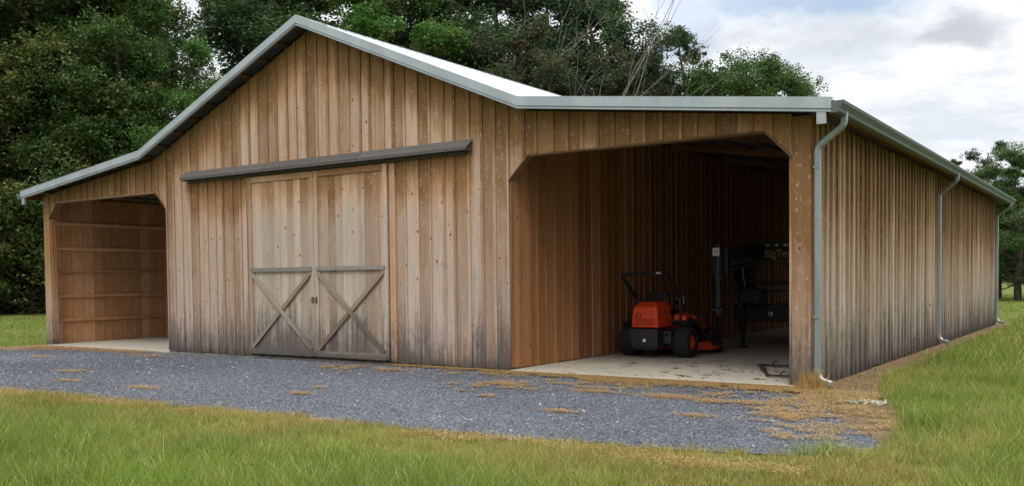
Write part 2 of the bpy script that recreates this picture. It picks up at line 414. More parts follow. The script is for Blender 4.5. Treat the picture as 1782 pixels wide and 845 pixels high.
for sgn in (-1, 1):
    r1 = slope(0, ZPK-.012, sgn*BRK, ZBR-.012, 'roof_slope', M['roof'])
    r2 = slope(sgn*BRK, ZBR-.012, sgn*(EX-.01), ZEV-.012, 'lean_to_roof', M['roof'])
    # rake trim at front and back: face board of metal + lower drip lip
    for yy, s2 in ((-OV, 1), (D+OV, -1)):
        for (xa, za, xb, zb) in ((0, ZPK, sgn*BRK, ZBR), (sgn*BRK, ZBR, sgn*EX, ZEV)):
            mb = MB()
            y0, y1 = sorted((yy, yy+s2*.02)); H = .135
            g = .004 if za == ZPK else .002
            def slab(h0, h1, ya, yb2):
                mb.hexa([(xa, ya, za-h1), (xb, ya, zb-h1), (xb, yb2, zb-h1), (xa, yb2, za-h1), (xa, ya, za-h0), (xb, ya, zb-h0), (xb, yb2, zb-h0), (xa, yb2, za-h0)], 0)
            slab(.0, H, y0, y1)
            slab(H+.004, H+.034, *sorted((yy+s2*.022, yy+s2*.05)))
            slab(H+.036, H+.048, *sorted((yy-s2*.004, yy+s2*.05)))
            ya, yb2 = sorted((yy, yy+s2*.15))
            slab(-.026, -.020, ya, yb2)
            slab(-.020, -.0005, *sorted((yy, yy+s2*.006)))
            for q in range(9):
                f_ = (q+.5)/9; xs, zs = xa+(xb-xa)*f_, za+(zb-za)*f_; yo = sorted((yy-s2*.004, yy))
                mb.box(xs-.007, xs+.007, yo[0], yo[1], zs-.075, zs-.061)
                if q in (2, 6): mb.hexa([(xs+.2, yo[0]+.001, zs-H+.004-.08*0), (xs+.204, yo[0]+.001, zs-H+.004), (xs+.204, yo[1], zs-H+.004), (xs+.2, yo[1], zs-H+.004), (xs+.2, yo[0]+.001, zs-.03), (xs+.204, yo[0]+.001, zs-.03), (xs+.204, yo[1], zs-.03), (xs+.2, yo[1], zs-.03)]) if abs(za-zb) < 1 else None
            mb.build('rake_trim', M['trim'], r1 if za == ZPK else r2)
    # screws on the rake trim
    # purlins under the metal
    def purlins(x0, z0, x1, z1, n, parent):
        A = Vector((x0, 0, z0)); B = Vector((x1, 0, z1)); nrm = Vector((z0-z1, 0, x1-x0)).normalized()
        if nrm.z < 0: nrm = -nrm
        for i in range(n):
            t_ = (i+.35)/n; p = A.lerp(B, t_)-nrm*(.036)
            d = (B-A).normalized()*.045
            mb = MB(); h = nrm*.019
            mb.hexa([p-d-h+Vector((0, yf+.05, 0)), p+d-h+Vector((0, yf+.05, 0)), p+d-h+Vector((0, yb-.05, 0)), p-d-h+Vector((0, yb-.05, 0)),
                     p-d+h+Vector((0, yf+.05, 0)), p+d+h+Vector((0, yf+.05, 0)), p+d+h+Vector((0, yb-.05, 0)), p-d+h+Vector((0, yb-.05, 0))], 1)
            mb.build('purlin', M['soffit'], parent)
    purlins(0, ZPK-.012, sgn*BRK, ZBR-.012, 9, r1)
    purlins(sgn*BRK, ZBR-.012, sgn*EX, ZEV-.012, 8, r2)
    # wooden eave board and rafters over the bays
    mb = MB(); mb.box(*sorted((sgn*(EX-.06), sgn*(EX-.02))), yf+.06, yb-.06, ZEV-.20, ZEV-.03, 1)
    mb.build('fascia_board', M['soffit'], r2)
    for i in range(7):
        mb = MB(); y = .2+i*(D-.4)/6
        za, zb = roof_top(XC+.03)-.058, roof_top(XR-.03)-.058
        mb.hexa([(sgn*(XC+.03), y, za-.2), (sgn*(XR-.08), y, zb-.2), (sgn*(XR-.08), y+.09, zb-.2), (sgn*(XC+.03), y+.09, za-.2),
                 (sgn*(XC+.03), y, za-.01), (sgn*(XR-.08), y, zb-.01), (sgn*(XR-.08), y+.09, zb-.01), (sgn*(XC+.03), y+.09, za-.01)], 0)
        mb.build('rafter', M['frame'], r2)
# ridge cap
mb = MB(); k = (ZPK-ZBR)/BRK
for s_ in (-1, 1):
    mb.hexa([(0, -OV+.005, ZPK+.012), (s_*.16, -OV+.005, ZPK+.012-.16*k), (s_*.16, D+OV, ZPK+.012-.16*k), (0, D+OV, ZPK+.012),
             (0, -OV+.005, ZPK+.018), (s_*.16, -OV+.005, ZPK+.018-.16*k), (s_*.16, D+OV, ZPK+.018-.16*k), (0, D+OV, ZPK+.018)], 1)
mb.build('ridge_cap', M['trim'], barn)
# small metal returns at the bottom of the rake trim
for sgn in (-1, 1):
    mb = MB(); mb.box(*sorted((sgn*(EX-.20), sgn*(EX-.075))), -OV+.005, -OV+.05, ZEV-.335, ZEV-.165)
    mb.box(*sorted((sgn*(EX-.20), sgn*(EX-.185))), -OV-.008, -OV+.005, ZEV-.335, ZEV-.165)
    mb.build('rake_return', M['trim'], barn)

# gutters : K profile extruded along the eave
def gutter(sgn):
    x0 = EX+.004; zt = ZEV-.035
    prof = [(a*1.15, b_*1.3) for a, b_ in [(0, 0), (0, -.125), (.075, -.125), (.095, -.115), (.098, -.085), (.118, -.055), (.138, -.03), (.140, 0), (.128, 0), (.126, -.024), (.108, -.05), (.088, -.08), (.084, -.112), (.07, -.118), (.006, -.118), (.006, 0)]]
    mb = MB(); poly = [(sgn*(x0+a), -OV-.01, zt+b) for a, b in prof]
    end = [Vector(p)+Vector((0, D+2*OV+.02, -.03)) for p in poly]; poly = [Vector(p) for p in poly]
    for i in range(len(poly)):
        j = (i+1) % len(poly)
        P = [poly[j], poly[i], end[i], end[j]]
        mb.face(P)
    capp = prof[:8]
    for yy, dz in ((-OV-.012, 0), (D+OV+.012, -.03)):
        mb.extrude([(sgn*(x0+a), yy, zt+b+dz) for a, b in capp], (0, .004, 0))
    g = mb.build('gutter', M['gutter'], barn)
    rm = MB(); xs = sorted((sgn*(x0+.150), sgn*(x0+.166))); rm.hexa([(xs[0], -OV-.01, zt-.002), (xs[1], -OV-.01, zt-.002), (xs[1], D+OV+.01, zt-.032), (xs[0], D+OV+.01, zt-.032), (xs[0], -OV-.01, zt+.006), (xs[1], -OV-.01, zt+.006), (xs[1], D+OV+.01, zt-.024), (xs[0], D+OV+.01, zt-.024)], 1); rm.build('gutter_rim', M['rim'], g)
    return g
gutter(1); gutter(-1)

def downspout(sgn, yg, yw):
    xg, xw = sgn*(EX+.075), sgn*(XR+.075)
    path = [(xg, yg, ZEV-.14), (xg, yg, ZEV-.26), (xg-sgn*.012, yg, ZEV-.31), (xg-sgn*.045, yg+(yw-yg)*.1, ZEV-.35)]
    path += [(xw+sgn*.05, yw+(yg-yw)*.1, ZEV-.56), (xw+sgn*.014, yw, ZEV-.60), (xw, yw, ZEV-.65), (xw, yw, 2.0), (xw, yw, .24)]
    mb = MB(); mb.tube(path, 1, flat=(.095, .075), up=(0, 1, 0) if 0 else (1, .0, .05) if 0 else (0, 1, 0))
    mb.tube([(xw, yw, 2.46), (xw, yw, 2.54)], 1, flat=(.103, .083), up=(0, 1, 0))
    o = mb.build('downspout', M['spout'], barn)
    e = MB()
    e.tube([(xw, yw, .26), (xw, yw, .17), (xw+sgn*.02, yw, .12), (xw+sgn*.07, yw-.01, .075), (xw+sgn*.22, yw-.03, .035)], 1, flat=(.10, .08), up=(0, 1, 0), cap=False)
    e.tube([(xw+sgn*.20, yw-.03, .039), (xw+sgn*.225, yw-.033, .034)], 1, flat=(.085, .065), up=(0, 1, 0))
    e.build('outlet_elbow', M['elbow'], o)
    for z in (1.0, 3.2):
        s = MB(); s.box(*sorted((xw-sgn*.05, xw+sgn*.041)), yw-.054, yw+.054, z, z+.03); s.build('strap', M['spout'], o)
downspout(1, -.02, .06); downspout(1, 9.75, 9.9); downspout(1, 20.15, 20.25); downspout(-1, .3, .4)

# ------------------------------------------------------------------ sliding doors, hood
M['iron'] = plain('rusty_iron', (.10, .09, .06), .7, .6, .4, 30)
def door(x0, x1, flip):
    y0, y1 = -.075, -.05; z0, z1 = .07, 3.90
    mb = MB(); n = 10; w = (x1-x0)/n
    for i in range(n):
        jd = random.uniform(-.0025, .0025)
        mb.box(x0+i*w+.0015, x0+(i+1)*w-.0015, y0+jd, y1, z0, z1)
    root = mb.build('sliding_door', M['door'], barn)
    f = MB(); t = .022; ya, yb_ = y0-t, y0-.003
    tw = .11
    f.box(x0, x0+tw, ya, yb_, z0, z1); f.box(x1-tw, x1, ya, yb_, z0, z1)
    f.box(x0+tw+.002, x1-tw-.002, ya, yb_, z1-.12, z1, 0)
    f.build('door_frame', M['door'], root)
    ra = MB(); ra.box(x0+.06, x1-.06, ya-.026, ya-.002, 1.84, 1.925, 0); ra.build('middle_rail', M['rail'], root)
    ra = MB(); ra.box(x0+.06, x1-.06, ya-.026, ya-.002, z0-.01, z0+.115, 0); ra.build('bottom_rail', M['rail'], root)
    a, b_ = Vector((x0+.10, 0, 1.80)), Vector((x1-.09, 0, .21)); c, d = Vector((x1-.10, 0, 1.80)), Vector((x0+.09, 0, .21))
    B = MB(); yy = ya-.015
    B.beam(a+Vector((0, yy, 0)), b_+Vector((0, yy, 0)), .024, .085, up=(.3, 0, 1)); B.build('cross_brace', M['brace'], root)
    mid = (c+d)/2; u = (d-c).normalized()*.058
    for p, q in ((c, mid-u), (mid+u, d)):
        B = MB(); B.beam(p+Vector((0, yy+.001, 0)), q+Vector((0, yy+.001, 0)), .024, .085, up=(-.3, 0, 1)); B.build('cross_brace', M['brace2'], root)
    h = MB(); xh = x1-.045 if not flip else x0+.045
    h.box(xh-.02, xh+.02, ya-.008, ya-.001, 1.17, 1.30); h.tube([(xh, ya-.008, 1.285), (xh, ya-.05, 1.275), (xh, ya-.05, 1.195), (xh, ya-.008, 1.185)], .008, 6)
    h.build('door_handle', M['iron'], root)
M['brace2'] = wood('browned_brace_wood', weather=.65, bottom=False, grey=(.26, .21, .17), fresh=(.25, .17, .11), tan=(.27, .2, .145))
door(-1.93, .085, False); door(.095, 2.11, True)
mb = MB(); mb.box(2.125, 2.27, -.042, -.004, .03, 3.9); mb.build('door_jamb', M['frame2'], barn)
mb = MB(); mb.box(-2.05, -1.945, -.042, -.004, .03, 3.9); mb.build('door_jamb', M['frame2'], barn)
# dark header board behind the track, wall frame strips beside doors, hood
mb = MB()
for sx, L in ((-4.16, 2.8), (-1.34, 2.75), (1.43, 2.73)):
    z0, z1 = 4.19, 4.035; xa, xb = sx, sx+L
    mb.hexa([(xa, -.026, z0-.02), (xb, -.026, z0-.02), (xb, -.215, z1-.02), (xa, -.215, z1-.02), (xa, -.026, z0+.004), (xb, -.026, z0+.004), (xb, -.215, z1+.004), (xa, -.215, z1+.004)], 0)
hood = mb.build('track_hood', M['hood'], barn)
mb = MB(); mb.box(-4.14, 4.14, -.212, -.195, 3.982, 4.012, 0); mb.build('hood_fascia', M['hood'], hood)
for x in (-4.1, -2.05, 0, 2.05, 4.12):
    mb = MB(); mb.extrude([(x-.02, -.028, 4.16), (x-.02, -.19, 4.01), (x-.02, -.19, 3.97), (x-.02, -.028, 3.97)], (.04, 0, 0)); mb.build('hood_bracket', M['hood'], hood)
mb = MB(); mb.box(-4.0, 4.05, -.10, -.03, 3.925, 3.985, 0); mb.build('door_track', M['iron'], hood)

# ------------------------------------------------------------------ ground materials
def ground_mat():
    m, t, b = mat('lawn_soil')
    P = t.n('ShaderNodeTexCoord').outputs['Object']
    n1 = t.noise(P, .12, 4, .6); n2 = t.noise(P, 1.1, 5, .65); n3 = t.noise(P, 9, 5, .7); n4 = t.noise(P, 40, 3, .7)
    c = t.mix(t.rng(n1, .35, .65), (.17, .225, .045), (.23, .245, .07))
    c = t.mix(t.rng(n2, .35, .7, 0, .7), c, (.10, .165, .025))
    c = t.mix(t.rng(n3, .45, .8, 0, .5), c, (.26, .23, .08))
    c = t.mix(t.rng(n4, .4, .7, .0, .45), c, (.05, .085, .015))
    t.put(b.inputs['Base Color'], c); b.inputs['Roughness'].default_value = .95; b.inputs['Specular IOR Level'].default_value = .1
    t.put(b.inputs['Normal'], t.bump(t.m('ADD', n3, n4), .8, .05))
    return m
def gravel_mat():
    m, t, b = mat('blue_grey_gravel')
    P = t.n('ShaderNodeTexCoord').outputs['Object']
    nd = t.n('ShaderNodeTexVoronoi', {'Vector': P, 'Scale': 42.0}, feature='F1')
    cr = t.sep(nd.outputs['Color'])
    c = t.mix(cr[0], (.10, .11, .13), (.27, .295, .335))
    c = t.mix(t.m('MULTIPLY', t.m('GREATER_THAN', cr[1], .95), .8), c, (.46, .44, .40))
    big = t.noise(P, .7, 5, .65); n2 = t.noise(P, 4, 4, .7)
    c = t.mix(t.rng(big, .4, .75, 0, .45), c, (.11, .112, .118))
    c = t.mix(t.rng(n2, .55, .8, 0, .5), c, (.20, .165, .115))
    d = t.rng(nd.outputs['Distance'], .3, .75, 1, .35)
    c = t.mix(1.0, c, t.n('ShaderNodeCombineColor', {0: d, 1: d, 2: d}).outputs[0], 'MULTIPLY')
    t.put(b.inputs['Base Color'], c); b.inputs['Roughness'].default_value = .9
    t.put(b.inputs['Normal'], t.bump(t.m('SUBTRACT', 1.0, nd.outputs['Distance']), .9, .02))
    return m
def dirt_mat():
    m, t, b = mat('red_brown_dirt')
    P = t.n('ShaderNodeTexCoord').outputs['Object']
    n1 = t.noise(P, 1.6, 5, .65); n2 = t.noise(P, 22, 5, .7)
    c = t.mix(t.rng(n1, .35, .65), (.17, .105, .055), (.27, .17, .085))
    c = t.mix(t.rng(n2, .5, .75, 0, .5), c, (.36, .24, .12))
    c = t.mix(t.rng(n2, .45, .3, 0, .7), c, (.09, .052, .028))
    t.put(b.inputs['Base Color'], c); b.inputs['Roughness'].default_value = .95
    t.put(b.inputs['Normal'], t.bump(n2, .8, .03))
    return m
def slab_mat():
    m, t, b = mat('concrete_floor')
    P = t.n('ShaderNodeTexCoord').outputs['Object']
    n1 = t.noise(P, .8, 5, .6); n2 = t.noise(P, 14, 5, .7); n3 = t.noise(P, 3.2, 6, .75, .8); n4 = t.noise(P, 90, 2)
    c = t.mix(t.rng(n1, .35, .65), (.56, .50, .39), (.48, .44, .36))
    c = t.mix(t.rng(n2, .4, .7, 0, .3), c, (.40, .36, .29))
    c = t.mix(t.rng(n3, .60, .68, 0, .6), c, (.25, .17, .09))
    t.put(b.inputs['Base Color'], c); b.inputs['Roughness'].default_value = .8
    t.put(b.inputs['Normal'], t.bump(t.m('ADD', n2, n4), .2, .004))
    return m
M['ground'] = ground_mat(); M['gravel'] = gravel_mat(); M['dirt'] = dirt_mat(); M['slab'] = slab_mat()

def ragged(poly, step=.25, amp=.09):
    out = []
    for i in range(len(poly)):
        a = np.array(poly[i], float); b = np.array(poly[(i+1) % len(poly)], float); L = np.hypot(*(b-a)); n = max(1, int(L/step))
        nr = np.array([-(b-a)[1], (b-a)[0]])/max(L, 1e-6)
        for k in range(n): out.append(tuple(a+(b-a)*k/n+nr*rng.normal(0, amp)*.8))
    return out
def inside(px, py, poly):
    p = np.array(poly); r = np.zeros(px.shape, bool); n = len(p)
    for i in range(n):
        x1, y1 = p[i]; x2, y2 = p[(i+1) % n]
        c = ((y1 > py) != (y2 > py)) & (px < (x2-x1)*(py-y1)/(y2-y1+1e-12)+x1)
        r ^= c
    return r
def sheet(name, poly, z, m, label, cat):
    mb = MB(); mb.face([(x, y, z) for x, y in poly])
    o = mb.build(name, m)
    if o.data.polygons[0].normal.z < 0: o.data.flip_normals()
    import bmesh
    bm = bmesh.new(); bm.from_mesh(o.data); bmesh.ops.triangulate(bm, faces=bm.faces); bm.to_mesh(o.data); bm.free()
    return tag(o, label, cat, kind='structure')
GRAVEL = [(-30, -9.5), (-12, -7.4), (-5, -6.4), (-.75, -6.15), (2.8, -6.0), (4.5, -5.92), (7.4, -5.84), (9, -5.8), (10.74, -5.5), (11.6, -5.25), (12.2, -4.6), (12.15, -4.1), (11.8, -3.4),
          (11.25, -2.4), (10.9, -1.5), (10.2, -.75), (8.0, -.40), (6.0, -.28), (4.6, -.15), (2.2, -.03), (-4.9, -.02), (-6.5, -.45), (-8.5, -.75), (-9.5, -1.6), (-12, -2.7), (-30, -5.5)]
DIRT = [(10.2, .25), (10.2, 22), (10.75, 22), (10.72, 13), (10.85, 5.3), (11.05, 1.4), (11.5, -.6), (12.0, -2.0), (12.35, -3.6), (12.3, -4.8), (11.6, -4.9), (9, -1.6), (4, -.9), (-1, -.4), (-5, -.5), (-9, -1.3), (-11.2, -1.6), (-11.0, 1), (-10.6, 6), (-10.2, 6), (-10.2, -.05), (10.2, -.05)]
gp = ragged(GRAVEL); dp = ragged(DIRT[:], .3, .05)
mb = MB(); mb.face([(-400, -300, -.06), (400, -300, -.06), (400, 500, -.06), (-400, 500, -.06)])
tag(mb.build('ground', M['ground']), 'grassy field stretching around the barn to the woods', 'ground', kind='structure')
sheet('bare_ground', dp, -.05, M['dirt'], 'strip of bare reddish dirt along the barn walls', 'dirt')
sheet('gravel_drive', gp, -.043, M['gravel'], 'blue grey gravel drive in front of the barn', 'gravel drive')
for sgn, nm, lb in ((1, 'concrete_floor', 'pale concrete floor of the right bay strewn with dead leaves'), (-1, 'concrete_floor', 'pale clean concrete floor of the small looking left bay')):
    mb = MB(); mb.box(*sorted((sgn*(XC+.0), sgn*(XR-.07))), -.03 if sgn > 0 else -.02, D, -.12, 0)
    o = mb.build(nm, M['slab'], None, bevel=.01); tag(o, lb, 'floor', kind='structure')
mb = MB(); mb.box(-XC+.01, XC-.01, .04, D-.03, -.12, -.002); o = mb.build('concrete_floor', M['slab']); tag(o, 'concrete floor behind the closed sliding doors', 'floor', kind='structure')

# ------------------------------------------------------------------ fast scatter meshes
def scatter(name, V, nper, F, colors, m, label, cat, kind='stuff', smooth=False):
    """V (N*nper,3) F template faces (k,3|4) indices; colors (N,3)"""
    N = len(V)//nper; F = np.array(F); k = F.shape[1]
    me = bpy.data.meshes.new(name)
    idx = (np.arange(N)[:, None, None]*nper+F[None]).reshape(-1, k)
    me.vertices.add(len(V)); me.vertices.foreach_set('co', V.astype('f').ravel())
    me.loops.add(idx.size); me.loops.foreach_set('vertex_index', idx.astype('i').ravel())
    me.polygons.add(len(idx)); me.polygons.foreach_set('loop_start', (np.arange(len(idx))*k).astype('i'))
    me.polygons.foreach_set('loop_total', np.full(len(idx), k, 'i'))
    me.update(calc_edges=True)
    a = me.attributes.new('tint', 'FLOAT_VECTOR', 'POINT'); a.data.foreach_set('vector', np.repeat(colors, nper, axis=0).astype('f').ravel())
    me.materials.append(m)
    o = bpy.data.objects.new(name, me); COL.objects.link(o)
    if label: tag(o, label, cat, kind=kind)
    return o
def tint_mat(name, rough=.7, trans=0.0, spec=.2):
    m, t, b = mat(name)
    c = t.n('ShaderNodeAttribute', attribute_name='tint').outputs['Color']
    t.put(b.inputs['Base Color'], c); b.inputs['Roughness'].default_value = rough; b.inputs['Specular IOR Level'].default_value = spec
    if trans:
        tr = t.n('ShaderNodeBsdfTranslucent', {'Color': t.mix(1.0, c, (1.25, 1.3, .7), 'MULTIPLY')})
        mx = t.n('ShaderNodeMixShader', {0: trans, 1: b.outputs[0], 2: tr.outputs[0]})
        out = [n for n in t.N if n.type == 'OUTPUT_MATERIAL'][0]; t.L.new(mx.outputs[0], out.inputs[0])
    return m
M['blade'] = tint_mat('grass_blades', .65, .35); M['straw'] = tint_mat('dry_straw', .75, .15); M['stone'] = tint_mat('gravel_stones', .85); M['leaf'] = tint_mat('tree_leaves', .55, .28, .3)

def vnoise(x, y, s, seed=0):
    """cheap value noise 0..1"""
    r_ = np.random.default_rng(seed); T = r_.random((64, 64)); x = x*s; y = y*s
    i = np.floor(x).astype(int); j = np.floor(y).astype(int); fx = x-i; fy = y-j; fx = fx*fx*(3-2*fx); fy = fy*fy*(3-2*fy)
    g = lambda a, b: T[a % 64, b % 64]
    return (g(i, j)*(1-fx)+g(i+1, j)*fx)*(1-fy)+(g(i, j+1)*(1-fx)+g(i+1, j+1)*fx)*fy

CAM = np.array([14.35, -13.82, 1.62])
HEAD = .5961
def polar_points(n, d0, d1, spread, power):
    u = rng.random(n); d = (d0**power+(d1**power-d0**power)*u)**(1/power)
    th = HEAD+(rng.random(n)*2-1)*R(spread)
    return CAM[0]-np.sin(th)*d, CAM[1]+np.cos(th)*d, d
def blades(name, n, d0, d1, power, wid, hgt, label, seed=0):
    px, py, d = polar_points(n, d0, d1, 35, power)
    jx, jy = px+rng.normal(0, .10, n), py+rng.normal(0, .10, n)
    ok = ~inside(jx, jy, GRAVEL)
    D2 = inside(px+rng.normal(0, .07, n), py+rng.normal(0, .07, n), DIRT); ok &= ~(D2 & (rng.random(n) > .02))
    ok &= ~((np.abs(px) < XR+.05) & (py > -.6) & (py < D+.1))
    px, py, d = px[ok], py[ok], d[ok]; n = len(px)
    # tall/green near the camera, short and yellow-brown towards the drive
    edge = np.clip((-5.9-py)/2.6, 0, 1); edge = np.where((px > 11) | (py > -4.9), np.clip((px-12.1-np.clip(-py, 0, 5)*.1)/.8, .1, 1), edge)
    right = (px > 10.5) & (py > -5.2); edge = np.where(right, np.maximum(edge, .75), edge)
    pt = vnoise(px, py, .8, 3)*.6+vnoise(px, py, 2.7, 4)*.4
    tall = np.clip(edge*1.1+(pt-.5)*1.1, .08, 1.3)
    h = hgt*(.55+.8*vnoise(px, py, 6.5, 51))*(.35+.75*tall)*rng.uniform(.55, 1.3, n)*np.where(right, 1.1+.7*np.clip((14-np.abs(py-4))/14, 0, 1)*(d > 17), 1.0); w = wid*rng.uniform(.6, 1.3, n)*(1 if d1 < 18 else (d/17).clip(1, 3.5))
    az = rng.uniform(0, 6.283, n); lean = h*rng.uniform(.15, .95, n)
    dx, dy = np.cos(az)*lean, np.sin(az)*lean
    fa = rng.uniform(0, 6.283, n); wx, wy = np.cos(fa)*w/2, np.sin(fa)*w/2
    z0 = np.full(n, -.065)
    P = np.stack([np.stack([px-wx, py-wy, z0], 1), np.stack([px+wx, py+wy, z0], 1),
                  np.stack([px+wx*.8+dx*.35, py+wy*.8+dy*.35, z0+h*.55], 1), np.stack([px-wx*.8+dx*.35, py-wy*.8+dy*.35, z0+h*.55], 1),
                  np.stack([px+dx, py+dy, z0+h], 1)], 1).reshape(-1, 3)
    green = np.array([.11, .185, .03]); bright = np.array([.29, .37, .075]); yel = np.array([.40, .355, .12]); brown = np.array([.36, .23, .09])
    k = rng.random(n)[:, None]
    c = green*(1-k)+bright*k
    yf_ = np.clip(1.0-edge*1.0+(vnoise(px, py, 1.3, 9)-.5)*1.0, 0, .85)
    yf_ = np.where(d > 17, .30+(vnoise(px, py, .35, 5)-.5)*.6, yf_)
    sel = rng.random(n) < yf_; c = np.where(sel[:, None], yel*(.7+.5*k), c)
    brn = rng.random(n) < np.where(d > 17, .02, np.clip(.42-edge*.75, .03, .42)); c = np.where(brn[:, None], brown*(.7+.5*k), c)
    tip = rng.random(n) < .10; c = np.where(tip[:, None], np.array([.58, .58, .26])*(.7+.5*k), c)
    c = c*(.85+.35*vnoise(px, py, .9, 12))[:, None]
    tri = scatter(name, P, 5, [(0, 1, 2, 3)], c, M['blade'], None, None)
    # the tips as second set of faces in the same mesh
    me = tri.data; bpy.data.objects.remove(tri)
    idxq = (np.arange(n)[:, None]*5+np.array([0, 1, 2, 3])); idxt = (np.arange(n)[:, None]*5+np.array([3, 2, 4]))
    me2 = bpy.data.meshes.new(name); me2.vertices.add(len(P)); me2.vertices.foreach_set('co', P.astype('f').ravel())
    li = np.concatenate([idxq.ravel(), idxt.ravel()]).astype('i'); me2.loops.add(len(li)); me2.loops.foreach_set('vertex_index', li)
    ls = np.concatenate([np.arange(n)*4, 4*n+np.arange(n)*3]).astype('i'); lt = np.concatenate([np.full(n, 4), np.full(n, 3)]).astype('i')
    me2.polygons.add(2*n); me2.polygons.foreach_set('loop_start', ls); me2.polygons.foreach_set('loop_total', lt); me2.update(calc_edges=True)
    a = me2.attributes.new('tint', 'FLOAT_VECTOR', 'POINT'); a.data.foreach_set('vector', np.repeat(c, 5, axis=0).astype('f').ravel())
    me2.materials.append(M['blade']); o = bpy.data.objects.new(name, me2); COL.objects.link(o)
    return tag(o, label, 'grass', kind='stuff')
blades('grass', 560000, 3.0, 17, 1.3, .0058, .175, 'long grass in the foreground, green and yellowing towards the gravel')
blades('grass', 380000, 17, 85, 1.0, .009, .12, 'mown grass of the field beside and behind the barn')
blades('seed_stalks', 5000, 3.0, 17, 1.3, .004, .34, 'tall thin seed stalks standing above the foreground grass')

# gravel stones
def stones(name, px, py, size, cols, z, label, cat, kind='stuff'):
    n = len(px); base = np.array([(-1, -.7, -.5), (1, -.8, -.5), (.9, .8, -.5), (-.8, .9, -.5), (-.6, -.5, .5), (.5, -.6, .6), (.6, .5, .45), (-.5, .6, .55)])*.5
    sc = size[:, None, None]*rng.uniform(.6, 1.3, (n, 1, 3)); V = base[None]*sc*rng.uniform(.8, 1.2, (n, 8, 3))
    a = rng.uniform(0, 6.283, n); ca, sa = np.cos(a)[:, None], np.sin(a)[:, None]
    X = V[:, :, 0]*ca-V[:, :, 1]*sa; Y = V[:, :, 0]*sa+V[:, :, 1]*ca
    tx = rng.normal(0, .35, n)[:, None]; Z = V[:, :, 2]*.8+X*tx
    P = np.stack([X+px[:, None], Y+py[:, None], Z+z+size[:, None]*.12], 2).reshape(-1, 3)
    return scatter(name, P, 8, [(0, 3, 2, 1), (4, 5, 6, 7), (0, 1, 5, 4), (1, 2, 6, 5), (2, 3, 7, 6), (3, 0, 4, 7)], cols, M['stone'], label, cat, kind)
n = 170000
px = rng.uniform(-14, 12.6, n); py = rng.uniform(-8, .1, n)
ok = inside(px+rng.normal(0, .08, n), py+rng.normal(0, .08, n), GRAVEL); px, py = px[ok], py[ok]; n = len(px)
g = rng.uniform(.07, .29, n)*(.6+.45*vnoise(px, py, .8, 21)+.35*vnoise(px, py, .27, 22)); cols = g[:, None]*np.array([.93, 1.0, 1.15]); wh = rng.random(n) < .03; cols[wh] = np.array([.5, .48, .44])*.9
stones('gravel_stones', px, py, rng.uniform(.010, .027, n), cols, -.043, 'loose blue grey gravel stones covering the drive', 'gravel')
n2_ = 420; qx = rng.uniform(-10, 12, n2_); qy = rng.uniform(-6, -.2, n2_); ok = inside(qx, qy, GRAVEL); qx, qy = qx[ok], qy[ok]
stones('stray_stones', qx, qy, rng.uniform(.028, .055, len(qx)), rng.uniform(.16, .5, (len(qx), 1))*np.array([[1, .97, .92]]), -.04, 'larger pale stones strewn among the gravel', 'stones')
# pale stones below the first downspout
n = 60; px = rng.normal(11.35, .16, n); py = rng.normal(-1.05, .14, n)
sp = []
for i in range(n):
    mbs = None
cols = np.where(rng.random(n)[:, None] < .6, np.array([[.62, .54, .38]]), np.array([[.42, .43, .44]]))*rng.uniform(.8, 1.1, (n, 1))
stones('splash_stones', px, py, rng.uniform(.035, .085, n), cols, -.045, 'small heap of pale rocks by the corner downspout', 'rocks')

# straw
def straw(name, px, py, L, w, lift, label, cat='straw', z=-.035, colr=None):
    n = len(px); a = rng.uniform(0, 6.283, n); l = L*rng.uniform(.5, 1.4, n); ww = w*rng.uniform(.7, 1.3, n)
    dx, dy = np.cos(a)*l/2, np.sin(a)*l/2; nx, ny = -np.sin(a)*ww/2, np.cos(a)*ww/2
    z0 = z+rng.uniform(0, lift*.5, n); z1 = z+rng.uniform(0, lift, n); zm = np.maximum(z0, z1)+lift*.25
    bx, by = rng.normal(0, .15, n)*dy, rng.normal(0, .15, n)*dx
    P = np.stack([np.stack([px-dx, py-dy, z0], 1), np.stack([px+nx+bx, py+ny+by, zm], 1), np.stack([px-nx+bx, py-ny+by, zm], 1), np.stack([px+dx, py+dy, z1], 1)], 1).reshape(-1, 3)
    k = rng.random(n)[:, None]; c = np.array([.56, .385, .17])*(1-k)+np.array([.38, .22, .09])*k
    c = np.where(rng.random(n)[:, None] < .2, np.array([[.62, .46, .22]]), c)
    if colr is not None: c = c*0+np.array(colr)*(.6+.8*k)
    return scatter(name, P, 4, [(0, 1, 2), (1, 3, 2)], c, M['straw'], label, cat)
PX, PY = [], []
def patch(cx, cy, rx, ry, n, rot=0.0):
    a = rng.standard_t(3, n)*rx*.45; b = rng.standard_t(3, n)*max(ry, rx*.3)*.6
    PX.append(cx+a*math.cos(rot)-b*math.sin(rot)); PY.append(cy+a*math.sin(rot)+b*math.cos(rot))
